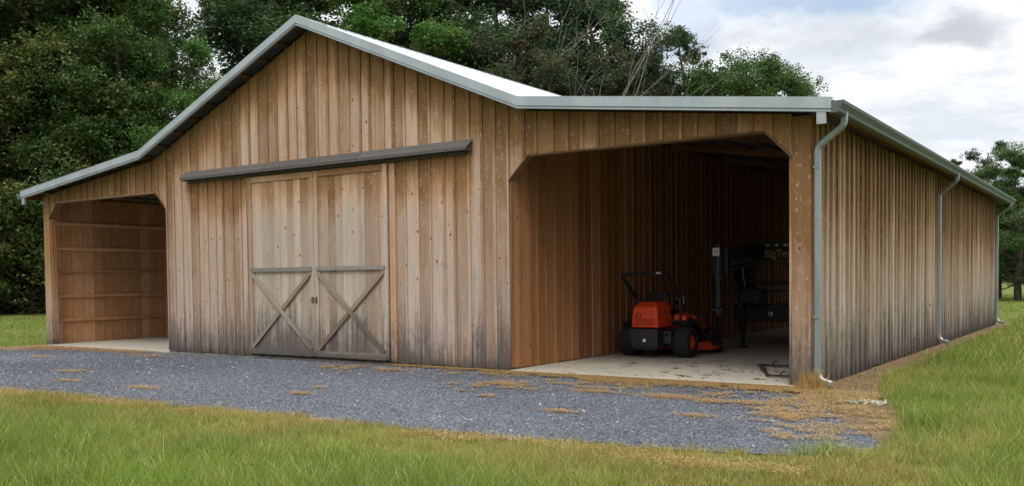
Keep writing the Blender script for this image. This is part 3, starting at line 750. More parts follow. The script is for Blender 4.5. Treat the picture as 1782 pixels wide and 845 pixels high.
# drift along the slab edge: dense at the slab, breaking up over the gravel
xx = rng.uniform(2.0, 10.5, 60000); yy = -.015-rng.exponential(1, len(xx))*(.08+.045*np.clip(xx-3, 0, 8)); t_ = np.abs(yy)/(.10+.12*np.clip(xx-3, 0, 8))
ns = .45*vnoise(xx, yy, 1.3, 31)+.35*vnoise(xx, yy, 4.1, 32)+.2*vnoise(xx, yy, 11, 35)
keep = ns > .12+.42*np.clip(t_, 0, 1.2); PX.append(xx[keep]); PY.append(yy[keep])
xx = rng.uniform(1, 11.5, 52000); yy = rng.uniform(-3.2, -.2, len(xx)); ns = .4*vnoise(xx, yy, .9, 36)+.35*vnoise(xx, yy, 3.3, 37)+.25*vnoise(xx, yy, 10, 38)
keep = ns > .64+.06*np.abs(yy)-.012*xx; PX.append(xx[keep]); PY.append(yy[keep])
xx = rng.uniform(-10.4, -5.3, 5000); yy = -.06-np.abs(rng.normal(0, .35, len(xx))); PX.append(xx); PY.append(yy)
xx = rng.uniform(10.4, 12.3, 11000); yy = rng.uniform(-4.6, -.1, 11000); kk = (.6*vnoise(xx, yy, 1.4, 33)+.4*vnoise(xx, yy, 5, 34) > .52) & inside(xx, yy, DIRT); PX.append(xx[kk]); PY.append(yy[kk])
xx = rng.uniform(10.4, 11.0, 3500); yy = rng.uniform(0, 16, 3500); kk = inside(xx, yy, DIRT); PX.append(xx[kk]); PY.append(yy[kk])
for c in ((5.9, -1.75, .33, .10, 600), (7.7, -1.9, .4, .12, 500), (8.9, -1.9, .5, .16, 900), (9.6, -2.1, .25, .10, 350), (8.3, -3.9, .2, .05, 260), (4.0, -4.2, .25, .05, 250), (-.9, -4.9, .35, .06, 260), (-6.5, -2.3, .4, .09, 450),
          (-2.5, -3.9, .5, .08, 350), (1.2, -4.9, .4, .07, 350), (10.1, -2.0, .4, .15, 600), (9.9, -3.4, .3, .08, 250), (6.6, -3.1, .15, .04, 120), (10.9, -2.9, .25, .2, 500), (2.9, -.75, .5, .1, 300), (3.7, -3.5, .15, .05, 100), (-4.4, -.9, .6, .12, 500)): patch(*c)
# dead edge between grass and gravel
xx = rng.uniform(-8, 12, 16000); yy = -6.0-.03*(10-xx).clip(0, 20)+rng.normal(0, .16, len(xx)); kk = vnoise(xx, yy, 1.1, 41) > .42; PX.append(xx[kk]); PY.append(yy[kk])
straw('pine_straw', np.concatenate(PX), np.concatenate(PY), .12, .0075, .024, 'golden dry straw drifted along the slab edge and over the gravel')
# leaves/debris on the slab
PX, PY = [], []
for i in range(34): patch(rng.uniform(6.0, 9.9), rng.uniform(.25, 3.4), rng.uniform(.04, .22), rng.uniform(.01, .05), int(rng.uniform(4, 22)), rng.uniform(-.3, .3))
PX.append(rng.uniform(5.2, 10, 170)); PY.append(np.abs(rng.normal(0, 2.2, 170)))
PX.append(rng.normal(8.75, .22, 60)); PY.append(rng.normal(2.2, .3, 60))
straw('dead_leaves', np.concatenate(PX), np.concatenate(PY), .07, .035, .008, 'brown dead leaf litter scattered on the concrete floor', 'leaf litter', z=.003, colr=(.16, .095, .045))
# dry tuft at the foot of the corner post
n = 620; px = rng.normal(10.30, .10, n); py = -.10+rng.normal(0, .09, n)
a = rng.uniform(0, 6.283, n); h = rng.uniform(.06, .31, n)*np.exp(-((px-10.34)/.22)**2); ln = rng.uniform(.2, .9, n)*h; w = .005
P = np.stack([np.stack([px-w, py, px*0-.04], 1), np.stack([px+w, py, px*0-.04], 1), np.stack([px+np.cos(a)*ln, py+np.sin(a)*ln, h], 1)], 1).reshape(-1, 3)
k = rng.random(n)[:, None]; scatter('dry_grass_tuft', P, 3, [(0, 1, 2)], np.array([.52, .36, .15])*(1-k)+np.array([.34, .19, .07])*k, M['straw'], 'dry brown tuft of grass at the foot of the corner post', 'dry grass')

# ------------------------------------------------------------------ zero-turn mower
M['orange'] = plain('orange_paint', (.72, .055, .010), .38, 0, .06, 4, coat=.3)
M['black_plastic'] = plain('black_plastic', (.022, .023, .026), .5, 0, .2, 8, .1)
M['rubber'] = plain('tyre_rubber', (.018, .018, .018), .85, 0, .25, 20, .3)
M['black_paint'] = plain('black_paint', (.012, .013, .015), .5, 0, .2, 5, coat=.05)
M['steel'] = plain('bare_steel', (.45, .46, .47), .35, .9, .2, 12)
M['white_tag'] = plain('white_reflector', (.8, .8, .8), .5, 0, .03, 5)
M['vinyl'] = plain('seat_vinyl', (.012, .012, .013), .55, 0, .15, 10, .2)

def wheel(parent, name, x, y, r, w, rim_r, rim_mat, side):
    t = MB(); hw = w/2
    t.lathe((x, y, r), (1, 0, 0), [(-hw*.72, rim_r*.93), (-hw*.95, rim_r*1.06), (-hw, r*.80), (-hw*.88, r*.93), (-hw*.6, r*.985), (0, r), (hw*.6, r*.985), (hw*.88, r*.93), (hw, r*.80), (hw*.95, rim_r*1.06), (hw*.72, rim_r*.93)], 36)
    # tread blocks
    nb = 30
    for i in range(nb):
        a = i*2*math.pi/nb
        for k, xx in enumerate((-.6, -.2, .2, .6)):
            aa = a+(k % 2)*math.pi/nb; cx, sx = math.cos(aa), math.sin(aa); rr = r*.985
            e = Vector((0, -sx, cx)); o = Vector((0, cx, sx)); c = Vector((x+xx*hw, y, r))+o*rr; X_ = Vector((hw*.15, 0, 0))
            q = e*.016; hgt = o*.010
            t.hexa([c-X_-q, c+X_-q, c+X_+q, c-X_+q, c-X_-q+hgt, c+X_-q+hgt, c+X_+q+hgt, c-X_+q+hgt])
    root = t.build(name, M['rubber'], parent)
    ri = MB(); s = side
    ri.lathe((x, y, r), (s, 0, 0), [(hw*.75, rim_r*.97), (hw*.8, rim_r*.92), (hw*.45, rim_r*.86), (hw*.30, rim_r*.6), (hw*.32, rim_r*.35), (hw*.55, rim_r*.30), (hw*.55, .001)], 28)
    for k in range(5):
        a = k*2*math.pi/5; ri.lathe((x+s*hw*.31, y+math.cos(a)*rim_r*.48, r+math.sin(a)*rim_r*.48), (s, 0, 0), [(0, .014), (.02, .014), (.022, .001)], 6)
    ri.build('rim', rim_mat, root)
    return root

mow = empty('riding_mower', (6.05, 3.78, 0), 'orange zero-turn riding mower with black roll bar parked on the concrete floor', 'riding mower')
wheel(mow, 'rear_wheel', -.60, 0, .315, .36, .165, M['orange'], -1)
wheel(mow, 'rear_wheel', .60, 0, .315, .36, .165, M['orange'], 1)
wheel(mow, 'front_wheel', -.50, 1.88, .165, .14, .075, M['orange'], -1)
wheel(mow, 'front_wheel', .50, 1.88, .165, .14, .075, M['orange'], 1)
def loft(mb, rings, cap=True):
    n = len(rings[0])
    for a, b_ in zip(rings[:-1], rings[1:]):
        for k in range(n): mb.face([a[k], a[(k+1) % n], b_[(k+1) % n], b_[k]])
    if cap: mb.face(rings[0][::-1]); mb.face(rings[-1])
mb = MB()
loft(mb, [[(-.30, -.62, .62), (.30, -.62, .62), (.32, -.02, .62), (-.32, -.02, .62)],
          [(-.285, -.625, .80), (.285, -.625, .80), (.31, -.02, .84), (-.31, -.02, .84)],
          [(-.255, -.60, 1.04), (.255, -.60, 1.04), (.285, -.02, 1.09), (-.285, -.02, 1.09)],
          [(-.19, -.46, 1.13), (.19, -.46, 1.13), (.22, -.02, 1.14), (-.22, -.02, 1.14)]])
hoodo = mb.build('engine_hood', M['orange'], mow, bevel=.028)
mb = MB()
for z in (.69, .735, .78, .90, .95): mb.box(-.20 if z > .8 or 1 else 0, .20, -.636+max(0, z-.8)*.22, -.62+max(0, z-.8)*.22, z, z+.012, 0)
mb.build('louver', M['black_orange'] if 'black_orange' in M else plain('shade_toned_orange_plastic', (.22, .02, .006), .5, 0, .05), hoodo)  # darker copy of the orange, slot shade put into its colour
mb = MB(); mb.lathe((-.13, -.60, .86), (0, -1, 0), [(0, .055), (.035, .055), (.037, .046), (.005, .045), (.005, .001)], 20); mb.build('exhaust_outlet', M['black_plastic'], hoodo)
mb = MB(); mb.box(.296, .306, -.44, -.12, .895, .93, 1); o = mb.build('badge', M['steel'], hoodo)
o.rotation_euler = (0, 0, 0)
mb = MB()   # black rear guard
loft(mb, [[(-.24, -.60, .17), (.24, -.60, .17), (.24, -.25, .17), (-.24, -.25, .17)], [(-.29, -.655, .24), (.29, -.655, .24), (.29, -.25, .24), (-.29, -.25, .24)],
          [(-.30, -.66, .60), (.30, -.66, .60), (.31, -.2, .60), (-.31, -.2, .60)]])
g = mb.build('rear_guard', M['black_plastic'], mow, bevel=.02)
mb = MB(); mb.box(-.02, .045, -.672, -.663, .335, .40); mb.build('reflector', M['white_tag'], g, bevel=.005)
mb = MB()
mb.box(-.44, .44, -.20, .30, .22, .42); mb.box(.30, .48, -.42, .1, .30, .55); mb.box(-.48, -.30, -.42, .1, .30, .55)
mb.tube([(.36, -.5, .52), (.44, -.4, .45), (.44, -.1, .40)], .02, 8); mb.lathe((.40, -.35, .30), (0, 0, 1), [(0, .001), (0, .06), (.16, .06), (.16, .001)], 14)
mb.build('transmission', M['black_plastic'], mow, bevel=.012)
mb = MB(); mb.box(-.33, -.25, -.2, 1.95, .40, .48, 1); mb.box(.25, .33, -.2, 1.95, .40, .48, 1); mb.box(-.56, .56, 1.88, 1.96, .42, .50, 0)
for s in (-1, 1): mb.tube([(s*.50, 1.92, .50), (s*.50, 1.92, .36)], .035, 10); mb.box(*sorted((s*.41, s*.425)), 1.84, 1.94, .15, .38); mb.box(*sorted((s*.575, s*.59)), 1.84, 1.94, .15, .38); mb.box(*sorted((s*.41, s*.59)), 1.84, 1.94, .36, .375)
mb.build('chassis', M['black_paint'], mow)
mb = MB()  # seat
loft(mb, [[(-.25, .06, .84), (.25, .06, .84), (.25, .55, .84), (-.25, .55, .84)], [(-.27, .04, .93), (.27, .04, .93), (.27, .58, .93), (-.27, .58, .93)], [(-.22, .10, .96), (.22, .10, .96), (.22, .54, .96), (-.22, .54, .96)]])
seat = mb.build('seat', M['vinyl'], mow, bevel=.03)
mb = MB()
loft(mb, [[(-.25, .02, .92), (.25, .02, .92), (.25, .13, .92), (-.25, .13, .92)], [(-.27, -.04, 1.15), (.27, -.04, 1.15), (.27, .08, 1.15), (-.27, .08, 1.15)], [(-.21, -.08, 1.34), (.21, -.08, 1.34), (.21, .02, 1.34), (-.21, .02, 1.34)]])
mb.build('backrest', M['vinyl'], seat, bevel=.04)
for s in (-1, 1):
    mb = MB(); mb.tube([(s*.31, .05, 1.05), (s*.31, .2, 1.09), (s*.31, .38, 1.09)], .03, 8); mb.build('armrest', M['vinyl'], seat)
# folding roll bar: lower uprights, pivots, hoop laid back
mb = MB(); mb.tube([(-.50, -.01, 1.22), (-.50, -.42, 1.52), (-.49, -.62, 1.655), (-.44, -.68, 1.69), (.44, -.68, 1.69), (.49, -.62, 1.655), (.50, -.42, 1.52), (.50, -.01, 1.22)], 1, flat=(.078, .07), up=(0, .55, .83))
roll = mb.build('roll_bar', M['black_paint'], mow)
for s in (-1, 1):
    mb = MB(); mb.tube([(s*.50, .02, .45), (s*.50, .0, 1.18)], 1, flat=(.05, .06), up=(0, 1, 0))
    mb.box(*sorted((s*.465, s*.54)), -.06, .06, 1.15, 1.30); mb.build('roll_bar_post', M['black_paint'], mow)
    mb = MB(); mb.lathe((s*.545, 0, 1.24), (s, 0, 0), [(0, .018), (.03, .018), (.03, .001)], 10); mb.tube([(s*.55, .05, 1.20), (s*.55, .05, 1.09)], .008, 6); mb.build('pivot_pin', M['steel'], roll)
mb = MB(); mb.box(.30, .41, -.72, -.685, 1.70, 1.73, 0); mb.build('caution_label', M['steel'], roll)
for s in (-1, 1):   # fenders: black arch with orange top
    mb = MB(); prof = [(-.10, .69), (-.02, .73), (.12, .75), (.34, .74), (.50, .64), (.66, .50), (.74, .38)]
    pin, pout = [], []
    for y, z in prof: pin.append((s*.36, y, z)); pout.append((s*.74, y, z-.02))
    for i in range(len(prof)-1):
        P = [pin[i], pout[i], pout[i+1], pin[i+1]]; mb.face(P); mb.face([(p[0], p[1], p[2]-.02) for p in P][::-1])
        mb.face([pout[i], (pout[i][0], pout[i][1], pout[i][2]-.09), (pout[i+1][0], pout[i+1][1], pout[i+1][2]-.09), pout[i+1]])
    fe = mb.build('fender', M['black_plastic'], mow)
    mb = MB(); loft(mb, [[(s*a, y, z) for a, z in ((.33, z0-.10), (.62, z0-.10), (.60, z0), (.36, z0+.03))] for y, z0 in ((.02, .84), (.2, .88), (.42, .86), (.62, .76), (.80, .60), (.90, .44))])
    mb.build('fender_cover', M['orange'], fe, bevel=.02)
    mb = MB(); mb.tube([(s*.30, .60, .78), (s*.30, .64, 1.0), (s*.27, .66, 1.10), (s*.05, .68, 1.14)], .014, 8); mb.tube([(s*.22, .665, 1.11), (s*.05, .68, 1.14)], .022, 8)
    mb.build('control_lever', M['black_plastic'], mow)
mb = MB(); loft(mb, [[(-.38, .80, .44), (.38, .80, .44), (.38, .80, .50), (-.38, .80, .50)], [(-.40, 1.45, .44), (.40, 1.45, .44), (.40, 1.45, .50), (-.40, 1.45, .50)], [(-.36, 1.75, .54), (.36, 1.75, .54), (.36, 1.75, .60), (-.36, 1.75, .60)]])
mb.box(.36, .42, .95, 1.3, .47, .66); mb.build('footplate', M['orange'], mow, bevel=.015)
mb = MB()  # cutting deck, stepped outline
out = [(-.78, 1.0), (-.70, .82), (-.2, .74), (.25, .74), (.66, .84), (.80, 1.02), (.80, 1.38), (.62, 1.58), (.2, 1.66), (-.3, 1.66), (-.70, 1.54), (-.78, 1.36)]
loft(mb, [[(x, y, .09) for x, y in out], [(x, y, .24) for x, y in out], [(x*.95, (y-1.2)*.93+1.2, .27) for x, y in out]])
dk = mb.build('mower_deck', M['orange'], mow, bevel=.012)
for x in (-.5, 0, .5):
    mb = MB(); mb.lathe((x, 1.2, .27), (0, 0, 1), [(0, .11), (.03, .11), (.05, .07), (.09, .07), (.10, .001)], 18); mb.build('spindle_cover', M['black_plastic'], dk)
mb = MB(); mb.box(-.46, .46, 1.02, 1.10, .34, .42, 0); mb.box(.74, .83, .98, 1.42, .18, .30); mb.build('deck_bracket', M['black_paint'], dk)
for s in (-1, 1):
    mb = MB(); mb.lathe((s*.72, 1.62, .07), (1, 0, 0), [(-.03, .001), (-.03, .06), (0, .07), (.03, .06), (.03, .001)], 16); mb.box(*sorted((s*.66, s*.70)), 1.5, 1.66, .05, .22); mb.build('anti_scalp_roller', M['black_plastic'], dk)

# ------------------------------------------------------------------ gooseneck trailer
tr = empty('gooseneck_trailer', (7.45, 6.9, 0), 'black gooseneck trailer with BigTex lettering standing on its jacks behind the mower', 'trailer', rz=R(-4))
M['yellow_letter'] = plain('faded_yellow_lettering', (.42, .30, .12), .6, 0, .15)
for s in (-1, 1):
    mb = MB(); mb.extrude([(s*.57-.10, 0, 1.0), (s*.57+.10, 0, 1.0), (s*.57+.10, 0, 2.36), (s*.57-.10, 0, 2.36)], (0, .12, 0)); upr = mb.build('riser', M['black_paint'], tr)
# sign plate with rounded lower corners
mb = MB(); pts = [(-.66, 2.40), (-.66, 1.90), (-.53, 1.80), (-.50, 1.90), (-.44, 1.97), (-.34, 2.0), (.34, 2.0), (.44, 1.97), (.50, 1.90), (.53, 1.80), (.66, 1.90), (.66, 2.40)]
mb.extrude([(x, -.012, z) for x, z in pts], (0, .012, 0)); 
# split concave plate as quads
mb = MB()
for (a, b_) in ((-.66, -.5), (-.5, -.42), (-.42, -.34), (-.34, .34), (.34, .42), (.42, .5), (.5, .66)):
    zf = lambda x: 2.0 if abs(x) <= .34 else (1.965 if abs(x) <= .42 else (1.88 if abs(x) <= .5 else 1.72))
    mb.extrude([(a, -.014, zf(a)), (b_, -.014, zf(b_)), (b_, -.014, 2.27), (a, -.014, 2.27)], (0, .012, 0))
plate = mb.build('sign_plate', M['black_paint'], tr)
mb = MB(); mb.box(-.70, .70, -.035, .14, 2.272, 2.40, 0); top = mb.build('top_bar', M['black_paint'], tr, bevel=.02)
for x in (-.36, -.14, .07, .28, .5):
    mb = MB(); mb.box(x-.045, x+.045, -.041, -.036, 2.30, 2.345, 0); mb.build('reflector', M['steel'], top)
cu = bpy.data.curves.new('lettering', 'FONT'); cu.body = 'BigTex'; cu.size = .245; cu.extrude = .003; cu.align_x = 'LEFT'; cu.space_character = 1.0
cu.offset = .0035
tmp = bpy.data.objects.new('tmp', cu); COL.objects.link(tmp); bpy.context.view_layer.update()
me = bpy.data.meshes.new_from_object(tmp.evaluated_get(bpy.context.evaluated_depsgraph_get())); bpy.data.objects.remove(tmp)
tx = bpy.data.objects.new('lettering', me); COL.objects.link(tx); tx.parent = plate; tx.location = (-.22, -.019, 2.055); tx.rotation_euler = (R(90), 0, 0); tx.scale = (.92, 1, 1); me.materials.clear(); me.materials.append(M['yellow_letter'])
for z, h in ((1.43, .09), (1.265, .05)):
    mb = MB(); mb.box(-.53, .53, .02, .09, z, z+h, 0); mb.build('cross_bar', M['black_paint'], tr)
mb = MB(); mb.box(-.98, .98, -.02, .13, .60, 1.0, 0); fb = mb.build('front_beam', M['black_paint'], tr, bevel=.015)
mb = MB(); mb.lathe((-.08, -.02, .77), (0, -1, 0), [(0, .062), (.012, .062), (.014, .05), (.006, .048), (.006, .001)], 8); mb.build('emblem', M['steel'], fb)
mb = MB()
for a, b_ in (((-.025, .735), (-.025, .805)), ((-.025, .805), (.02, .79)), ((.02, .79), (-.02, .77)), ((-.02, .77), (.02, .735))):
    mb.beam((a[0]-.08, -.029, a[1]), (b_[0]-.08, -.029, b_[1]), .004, .008, up=(.1, 0, 1) if a[0] != b_[0] else (1, 0, 0))
mb.build('emblem_mark', M['black_paint'], fb)
for s in (-1, 1):   # jacks
    mb = MB(); mb.tube([(s*.72, -.08, .35), (s*.72, -.08, 1.80)], 1, flat=(.11, .11), up=(0, 1, 0)); jk = mb.build('landing_jack', M['black_paint'], tr)
    mb = MB(); mb.tube([(s*.72, -.08, .03), (s*.72, -.08, .36)], 1, flat=(.08, .08), up=(0, 1, 0)); mb.box(s*.72-.10, s*.72+.10, -.18, .02, 0, .025); mb.build('jack_foot', M['black_paint'], jk)
    mb = MB(); mb.tube([(s*.72, -.15, .95), (s*.72, -.20, .95), (s*.72-.10, -.24, 1.05), (s*.72-.10, -.30, 1.05)], .010, 6); mb.build('crank', M['steel'], jk)
for s in (-1, 1):
    mb = MB(); mb.extrude([(s*.62-.015, 0, .98), (s*.62-.015, -.32, 1.0), (s*.62-.015, -.62, 1.45), (s*.62-.015, -.80, 1.90), (s*.62-.015, 0, 2.0)], (.03, 0, 0)); mb.build('gusset', M['black_paint'], tr)
mb = MB(); mb.box(-.62, -.12, -.55, -.16, 1.02, 1.34); mb.box(-.60, -.14, -.53, -.18, 1.343, 1.37); mb.build('tool_tray', M['black_paint'], tr, bevel=.015)
# neck tapering forward to the coupler tube
mb = MB()
for t0, t1, hw in ((0, .03, .07), (.37, .40, .07), (.031, .369, .012)):
    for o_ in (-.15, .02):
        mb.hexa([(-.18+o_*.5-hw, -2.2, 1.74+t0), (-.18+o_*.5+hw, -2.2, 1.74+t0), (-.36+o_+hw, -.02, 1.95+t0), (-.36+o_-hw, -.02, 1.95+t0),
                 (-.18+o_*.5-hw, -2.2, 1.74+t1*1.1), (-.18+o_*.5+hw, -2.2, 1.74+t1*1.1), (-.36+o_+hw, -.02, 1.95+t1), (-.36+o_-hw, -.02, 1.95+t1)])
mb.box(-.38, -.04, -2.32, -2.18, 1.68, 2.20)
nk = mb.build('neck', M['black_paint'], tr)
mb = MB(); mb.box(-.36, -.27, -1.7, -1.62, 1.93, 1.98); mb.box(-.35, -.26, -1.95, -1.87, 2.0, 2.05); mb.build('warning_label', M['steel'], nk)
mb = MB(); mb.tube([(-.21, -2.40, 2.28), (-.21, -2.40, 1.55)], .085, 14); mb.tube([(-.21, -2.40, 1.75), (-.21, -2.40, .98)], .058, 14); mb.lathe((-.21, -2.40, .84), (0, 0, 1), [(0, .05), (0, .085), (.12, .095), (.16, .06)], 14); mb.box(-.33, -.09, -2.47, -2.33, .93, .97)
cp = mb.build('coupler_tube', plain('dull_grey_blue_paint', (.035, .044, .053), .5, .3, .3, 8), tr)
mb = MB(); mb.box(-.295, -.145, -2.492, -2.485, 2.06, 2.22); mb.build('notice_plate', M['white_tag'], cp)
mb = MB()
for z in (2.09, 2.12, 2.15, 2.18): mb.box(-.275, -.165, -2.495, -2.4925, z, z+.008, 0)
mb.build('printed_line', plain('teal_print', (.05, .14, .14), .6), cp)
mb = MB()   # safety chain
for i in range(14):
    c = Vector((-.34-.012*math.sin(i*.9), -1.0+.012*i, 2.12-.052*i)); ax = Vector((1, 0, 0)) if i % 2 else Vector((0, 1, 0))
    mb.tube([c+ax*.014*math.cos(k*math.pi/4)+Vector((0, 0, .032*math.sin(k*math.pi/4))) for k in range(9)], .006, 5)
mb.build('safety_chain', M['steel'], tr)
mb = MB()   # deck frame
for s in (-1, 1):
    mb.box(*sorted((s*.90, s*.98)), .13, 6.0, .62, .95, 1)
    for k in range(6): mb.box(*sorted((s*.985, s*1.02)), .6+k*1.0, .68+k*1.0, .72, .95)
    mb.box(*sorted((s*1.02, s*1.05)), .2, 5.9, .80, .86, 1)
for k in range(9): mb.box(-.90, .90, .5+k*.62, .58+k*.62, .70, .86, 0)
mb.build('deck_frame', M['black_paint'], tr)
mb = MB()
for k in range(9): mb.box(-.895+k*.2, -.895+k*.2+.19, .14, 5.98, .952 if 0 else .865, .905, 1)
mb.build('deck_boards', M['frame'], tr)
for y in (3.4, 4.3):
    for s in (-1, 1): wheel(tr, 'wheel', s*.78, y, .37, .22, .20, M['black_paint'], s)
mb = MB(); mb.tube([(-.8, 3.4, .37), (.8, 3.4, .37)], .05, 8); mb.tube([(-.8, 4.3, .37), (.8, 4.3, .37)], .05, 8); mb.box(-.6, -.52, 3.2, 4.5, .40, .64); mb.box(.52, .6, 3.2, 4.5, .40, .64); mb.build('axle', M['black_paint'], tr)

# ------------------------------------------------------------------ rusty frame on the floor
M['rust'] = plain('dark_rusty_steel', (.05, .032, .022), .75, .3, .4, 25, .3)
fr = empty('steel_frame', (9.3, 1.75, 0), 'low rusty steel frame with bent hooks lying on the floor beside the corner post', 'metal frame')
mb = MB(); mb.box(-.70, .62, .82, .865, .02, .05, 0); mb.box(.02, .66, -.90, -.855, .02, .05, 0)
mb.beam((-.68, .82, .033), (.05, -.86, .033), .045, .028); mb.build('rail', M['rust'], fr)
for x, y, a in ((-.45, .84, .4), (-.42, .25, 2.6), (-.18, -.3, 2.6), (.25, -.87, .5), (.36, .86, 2.7)):
    mb = MB(); dx, dy = math.cos(a), math.sin(a)*.3
    mb.tube([(x, y, .05), (x+dx*.02, y+dy*.02, .075), (x+dx*.05, y+dy*.05, .10), (x+dx*.09, y+dy*.09, .10)], 1, flat=(.07, .022), up=(0, 0, 1)); mb.build('hook', M['rust'], fr)

# ------------------------------------------------------------------ trees
def bark_mat(name, c0, c1):
    m, t, b = mat(name); P = t.sep(t.n('ShaderNodeTexCoord').outputs['Object'])
    n = t.noise(t.xyz(t.m('MULTIPLY', P[0], 9), t.m('MULTIPLY', P[1], 9), t.m('MULTIPLY', P[2], 1.6)), 1, 5, .65)
    t.put(b.inputs['Base Color'], t.mix(t.rng(n, .35, .65), c0, c1)); b.inputs['Roughness'].default_value = .9
    t.put(b.inputs['Normal'], t.bump(n, .8, .04)); return m
M['bark'] = bark_mat('brown_bark', (.05, .038, .03), (.13, .105, .08)); M['dead'] = bark_mat('pale_dead_bark', (.13, .115, .10), (.27, .25, .22))

def leaf_mesh(name, centers, radii, n_per, size, cols, seed, flat=.75):
    r_ = np.random.default_rng(seed); C = np.repeat(centers, n_per, 0); Rr = np.repeat(radii, n_per); n = len(C)
    p = C+r_.normal(0, .5, (n, 3))*Rr[:, None]*np.array([1, 1, flat])
    nrm = r_.normal(0, 1, (n, 3)); nrm[:, 2] = np.abs(nrm[:, 2])+.5; nrm /= np.linalg.norm(nrm, axis=1)[:, None]
    a = np.cross(nrm, r_.normal(0, 1, (n, 3))); a /= np.linalg.norm(a, axis=1)[:, None]; b = np.cross(nrm, a)
    s = size*.66*r_.uniform(.6, 1.35, n)[:, None]
    P = np.stack([p-a*s*.62, p-b*s*.36+nrm*s*.08, p+a*s*.62-nrm*s*.12, p+b*s*.36+nrm*s*.08], 1).reshape(-1, 3)
    cl = np.repeat(cols, n_per, 0)*r_.uniform(.7, 1.3, (n, 1))
    o = scatter(name, P, 4, [(0, 1, 2, 3)], cl, M['leaf'], None, None); me = o.data; bpy.data.objects.remove(o); return me

def tree_meshes(seed, H=18.0, Rc=4.6, low=.22, nl=34, clumps=46, per=30, size=.20, pal=0, open_=.0, narrow=False):
    r_ = np.random.default_rng(seed); mb = MB(); lobes = []
    for i in range(nl):
        t = (i+.5)/nl; z = H*(low+(0.93-low)*t); prof = math.sin(math.pi*min(1, (t*.74+.16)))**.6
        if narrow: prof = (1-t)*.9+.12
        a = i*2.399+r_.normal(0, .4); rad = Rc*prof*r_.uniform(.35, .92); rl = r_.uniform(1.0, 1.9)*(Rc/4.6)*(1-.25*t)
        lobes.append((rad*math.cos(a), rad*math.sin(a), z+r_.normal(0, .5), rl))
    th = H*.90; tp = [Vector((math.sin(k*1.3+seed)*.18*k*.4, math.cos(k*1.1+seed)*.18*k*.4, th*k/7-.3*(k == 0))) for k in range(8)]
    mb.tube(tp, [.30*(H/18)*(1-k/8.2)+.02 for k in range(8)], 8)
    for (x, y, z, rl) in lobes:
        zb = max(H*.12, z-math.hypot(x, y)*r_.uniform(.5, .9)); k = min(6.99, (zb/th)*7); b0 = tp[int(k)].lerp(tp[int(k)+1], k-int(k)); e = Vector((x, y, z)); md = b0.lerp(e, .5)+Vector((r_.normal(0, .3), r_.normal(0, .3), -.3))
        mb.tube([b0, md, e], [.11*(1-.5*zb/H), .065, .02], 5, cap=False)
        for q in range(4):
            d = Vector(r_.normal(0, 1, 3)); d.z = abs(d.z)*.6; d.normalize(); mb.tube([md.lerp(e, .6), e+d*rl*.8], [.03, .008], 4, cap=False)
    cs, rs, cc = [], [], []
    pals = [((.050, .095, .022), (.085, .135, .035), (.12, .13, .045)), ((.060, .095, .025), (.105, .13, .035), (.17, .15, .045)), ((.035, .068, .024), (.055, .09, .034), (.085, .10, .045)), ((.050, .070, .028), (.080, .092, .042), (.115, .095, .05)), ((.07, .14, .03), (.10, .18, .04), (.14, .17, .05))]
    pl = [(q[0]*1.3, q[1]*1.4, q[2]*1.7) for q in pals[pal]]
    for (x, y, z, rl) in lobes:
        for k in range(clumps):
            d = r_.normal(0, 1, 3); d /= np.linalg.norm(d); d[2] = d[2]*.8+.1
            if r_.random() < open_: continue
            rr = rl*r_.uniform(.25, 1.2); cs.append((x+d[0]*rr, y+d[1]*rr, z+d[2]*rr*.85)); rs.append(r_.uniform(.3, .75)*rl/1.4)
            q = r_.random(); cc.append(np.array(pl[0])*(1-q)+np.array(pl[1])*q if r_.random() > .2 else np.array(pl[2]))
    trunk = mb.build('trunk', M['bark']); tm = trunk.data; bpy.data.objects.remove(trunk)
    return tm, leaf_mesh('crown', np.array(cs), np.array(rs), int(per*1.9), size, np.array(cc), seed+5)

KINDS = {
 'oak': tree_meshes(1, pal=0, low=.10, nl=38), 'oak_gold': tree_meshes(2, pal=1, low=.06, nl=38, clumps=50, per=34),
 'dark': tree_meshes(3, pal=2, low=.2, nl=38, open_=.15), 'airy': tree_meshes(4, pal=2, low=.3, nl=22, clumps=34, per=26, open_=.25, Rc=4.0),
 'brown': tree_meshes(5, pal=3, low=.12, nl=38, clumps=40, open_=.2), 'bright': tree_meshes(6, pal=4, low=.10, nl=38),
 'cone': tree_meshes(8, H=14, Rc=2.2, pal=2, nl=22, clumps=26, per=22, size=.16, narrow=True, low=.1),
 'bush': tree_meshes(9, H=5, Rc=2.9, pal=1, low=.12, nl=12, clumps=34, per=34, size=.17),
 'thin': tree_meshes(10, H=18, Rc=2.2, pal=2, low=.35, nl=12, clumps=12, per=9, size=.17, open_=.3),
}
KH = dict(cone=14, bush=5)
def place(u, d): th = HEAD+math.atan((891-u)/1620.8); return CAM[0]-math.sin(th)*d, CAM[1]+math.cos(th)*d
def add_tree(kind, u, d, H, wide, label, group, name='tree', rz=None):
    x, y = place(u, d); s = H/KH.get(kind, 18)
    t = empty(name, (x, y, -.1), label, 'bush' if kind == 'bush' else 'tree', group, rz if rz is not None else random.uniform(0, 6.28))
    t.scale = (s*wide, s*wide, s)
    for nm, me in zip(('trunk', 'crown'), KINDS[kind]):
        o = bpy.data.objects.new('stems' if (kind == 'bush' and nm == 'trunk') else nm, me); COL.objects.link(o); o.parent = t
GL, GM, GR = 'trees of the wood left of the barn', 'trees rising behind the barn roof', 'trees beyond the right end of the barn'
